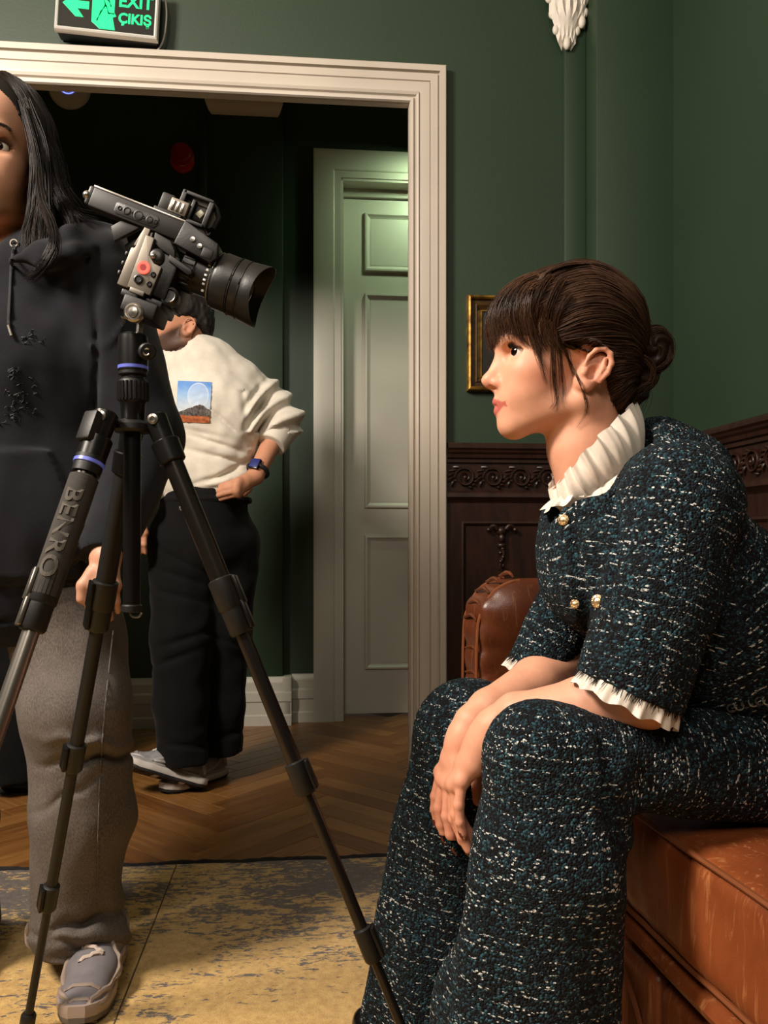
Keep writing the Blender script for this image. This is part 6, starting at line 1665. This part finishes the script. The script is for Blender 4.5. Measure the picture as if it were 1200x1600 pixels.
# watch
ax_ = (wrm - elb).normalized(); cw = elb.lerp(wrm, .90); x1, y1, _ = basis(ax_)
wt = MB().tube([cw + (x1 * math.cos(a) + y1 * math.sin(a)) * .0335 for a in np.linspace(0, 2 * math.pi, 33)[:-1]], .008, 8, closed=True).build('watch_strap', simple('navy_strap', '#14161f', .6), m1)
fc = (Vector((-.30, -1, .25)) - ax_ * Vector((-.30, -1, .25)).dot(ax_)).normalized(); Mw = Matrix.Translation(cw + fc * .034) @ Matrix((ax_.cross(fc), ax_, fc)).transposed().to_4x4()
MB().box((-.019, -.021, -.006), (.019, .021, .006), .005, Mw).build('watch_case', simple('watch_black', '#0a0a10', .2), m1)
MB().box((-.015, -.017, .005), (.015, .017, .0066), .001, Mw).build('watch_screen', emat('blue_screen', (.03, .06, .5), .35), m1)
# trousers
def mfold(X, Y, Z):
    xp = 600 + 1300 * X / Y; yp = 841 - (Z - .86) * 1300 / Y
    d = .008 * vnoise(X * 9, Y * 9, Z * 7) + .004 * vnoise(X * 24 + 5 * Z, Y * 24, Z * 20)
    for (x0, y0, sl_, wd, am) in ((280, 900, .35, 5, .010), (275, 930, .25, 5, .010), (285, 1000, -.3, 6, .012), (270, 1030, -.35, 6, .012), (290, 880, .5, 4, .008), (285, 1165, .1, 5, .012), (350, 1000, .4, 5, .008), (345, 1150, -.2, 5, .012)):
        d -= am * np.exp(-((yp - (y0 + sl_ * (xp - x0))) / wd) ** 2) * np.exp(-((xp - x0) / 34) ** 2)
    return d
TR = jeans([([px(320, 790, 2.88), px(318, 850, 2.88)], [.150, .150], -1),
            ([px(290, 850, 2.86), px(284, 990, 2.83), px(282, 1100, 2.82), px(286, 1210, 2.82)], [.125, .100, .088, .086], .100),
            ([px(355, 850, 2.92), px(350, 990, 2.94), px(346, 1100, 2.96), px(343, 1210, 2.97)], [.118, .092, .080, .078], .095)], (-.98, 2.60, .03), (-.38, 3.20, 1.05), mfold)
to = sdf_obj('trousers', TR, M_BTR, m1, 1)
MB().tube([px(322, 782, 2.88) + ct * (.148 * math.cos(a)) + Vector((-ct.y, ct.x, 0)) * (.142 * math.sin(a)) for a in np.linspace(0, 2 * math.pi, 49)[:-1]], .012, 8, closed=True).build('waistband', M_BTR, to)
MB().lathe([(.008, 0), (.008, .004), (.001, .006)], px(284, 794, 2.715), (0, -1, 0), 12).build('button', M_SILV, to)
M_NBG = simple('grey_suede_upper', '#8b8a8e', .8, 0, .15, 60, .5, 900); M_NBO = simple('silver_overlay', '#a9a6a6', .45, .1); M_WHL = simple('white_lace', '#d6d2ca', .8)
hl = px(318, 1250, 2.83); hl.z = .004; sneaker(m1, hl, 203, .30, M_NBG, M_NBO, M_WHL, simple('white_midsole', '#c9c4be', .5), None, pitch=22, roll=20, ht=.06, logo=M_WHL)
hl = px(350, 1235, 3.03); hl.z = .0; sneaker(m1, hl, 236, .29, M_NBG, M_NBO, M_WHL, simple('white_midsole_two', '#c9c4be', .5), None, ht=.06, logo=M_WHL)

# ------------------------------------------------------------------ a person in black standing behind the woman in jeans
p4 = empty('person', px(20, 1245, 2.80), 'person dressed in black in the hall, mostly hidden behind the woman in jeans', 'person'); p4.location.z = 0
TR4 = jeans([([px(0, 800, 2.82), px(0, 860, 2.82)], [.14, .14], -1), ([px(28, 860, 2.80), px(26, 1060, 2.80), px(22, 1230, 2.80)], [.10, .085, .085], .05), ([px(-45, 860, 2.86), px(-50, 1060, 2.86), px(-52, 1230, 2.88)], [.10, .08, .08], .05)],
            (-1.60, 2.6, .03), (-1.05, 3.1, 1.0), lambda X, Y, Z: .008 * vnoise(X * 9, Y * 9, Z * 7) + .004 * vnoise(X * 24, Y * 24, Z * 20), .008)
sdf_obj('trousers', TR4, M_BTR, p4, 1)
T4 = SDF((-1.68, 2.55, .90), (-.98, 3.1, 1.56), .010)
T4.chain([px(-5, 580, 2.84), px(-5, 660, 2.83), px(-4, 820, 2.83)], [.10, .13, .125], .05, ((1, 0, 0), 1.35)); T4.chain([px(50, 575, 2.84), px(72, 680, 2.84), px(62, 780, 2.76)], [.075, .06, .045], .03); T4.chain([px(-60, 575, 2.84), px(-84, 680, 2.84), px(-76, 790, 2.78)], [.075, .06, .045], .03)
T4.warp(lambda X, Y, Z: .007 * vnoise(X * 10, Y * 10, Z * 9)); sdf_obj('jumper', T4, M_BTR, p4, 1)
H4 = Head(px(-5, 478, 2.86), (.2, -1, 0), (0, 0, 1), .00098); S = SDF((-1.50, 2.68, 1.36), (-1.14, 3.04, 1.80), .0045)
H4.sculpt(S, male=True); H4.c(S, (912, 612, 0), (924, 700, 0), 54, 58, 24); H4.c(S, (924, 700, 0), (940, 790, 0), 58, 68, 20)
ad4 = H4.attrs(.6, .3); A4 = SDF((-1.62, 2.6, .86), (-1.05, 2.9, 1.06), .005)
for (wx, wy, wd_) in ((62, 786, 2.755), (-76, 796, 2.775)):
    wq = px(wx, wy, wd_); kq = [wq + Vector((-.026 + .017 * i, -.01, -.085)) for i in range(4)]; hand_sdf(A4, wq, kq, [[q, q + Vector((0, -.004, -.035)), q + Vector((0, .006, -.064))] for q in kq], [wq + Vector((-.02, -.015, -.03)), wq + Vector((-.042, -.02, -.06)), wq + Vector((-.04, -.02, -.09))], .026, .011)
sdf_obj('body', S, M_SKIN2, p4, 1, {'tint': hi_(ad4['tint'], 0), 'blush': hi_(ad4['blush'], .1)}, extra=[A4.surf()])
H4.eyes(p4); C4 = SDF((-1.52, 2.66, 1.45), (-1.12, 3.06, 1.80), .0055); H4.e(C4, 893, 512, 0, (111, 100, 84), 1); C4.cut(front_cut(H4, [(-5, 470), (40, 474), (64, 510), (72, 560), (90, 570), (90, 760), (-5, 760)])); C4.cut(lambda X, Y, Z: H4.P(884, 640).z - Z + 0 * X + 0 * Y)
V, Q = C4.surf(); me = mesh_from(V, Q, 'hair'); set_attr(me, 'rnd', np.random.RandomState(1).rand(len(V))); link_mesh('hair', me, M_HAIR3, p4)
M_BLKS = simple('black_trainer', '#131315', .5)
hl = px(8, 1245, 2.86); hl.z = 0; sneaker(p4, hl, -12, .27, M_BLKS, M_BLKS, M_BLKS, simple('black_midsole', '#1c1c1e', .5), None, ht=.06)
hl = px(-60, 1240, 2.92); hl.z = 0; sneaker(p4, hl, -60, .27, M_BLKS, M_BLKS, M_BLKS, simple('black_midsole_two', '#1c1c1e', .5), None, ht=.06)
MB().box((-.004, -.03, -.0015), (.018, .002, .0015), .001, Matrix.Translation(px(53, 1229, 2.74)) ).build('heel_stripe', simple('white_stripe', '#c9c9c9', .5), p4)
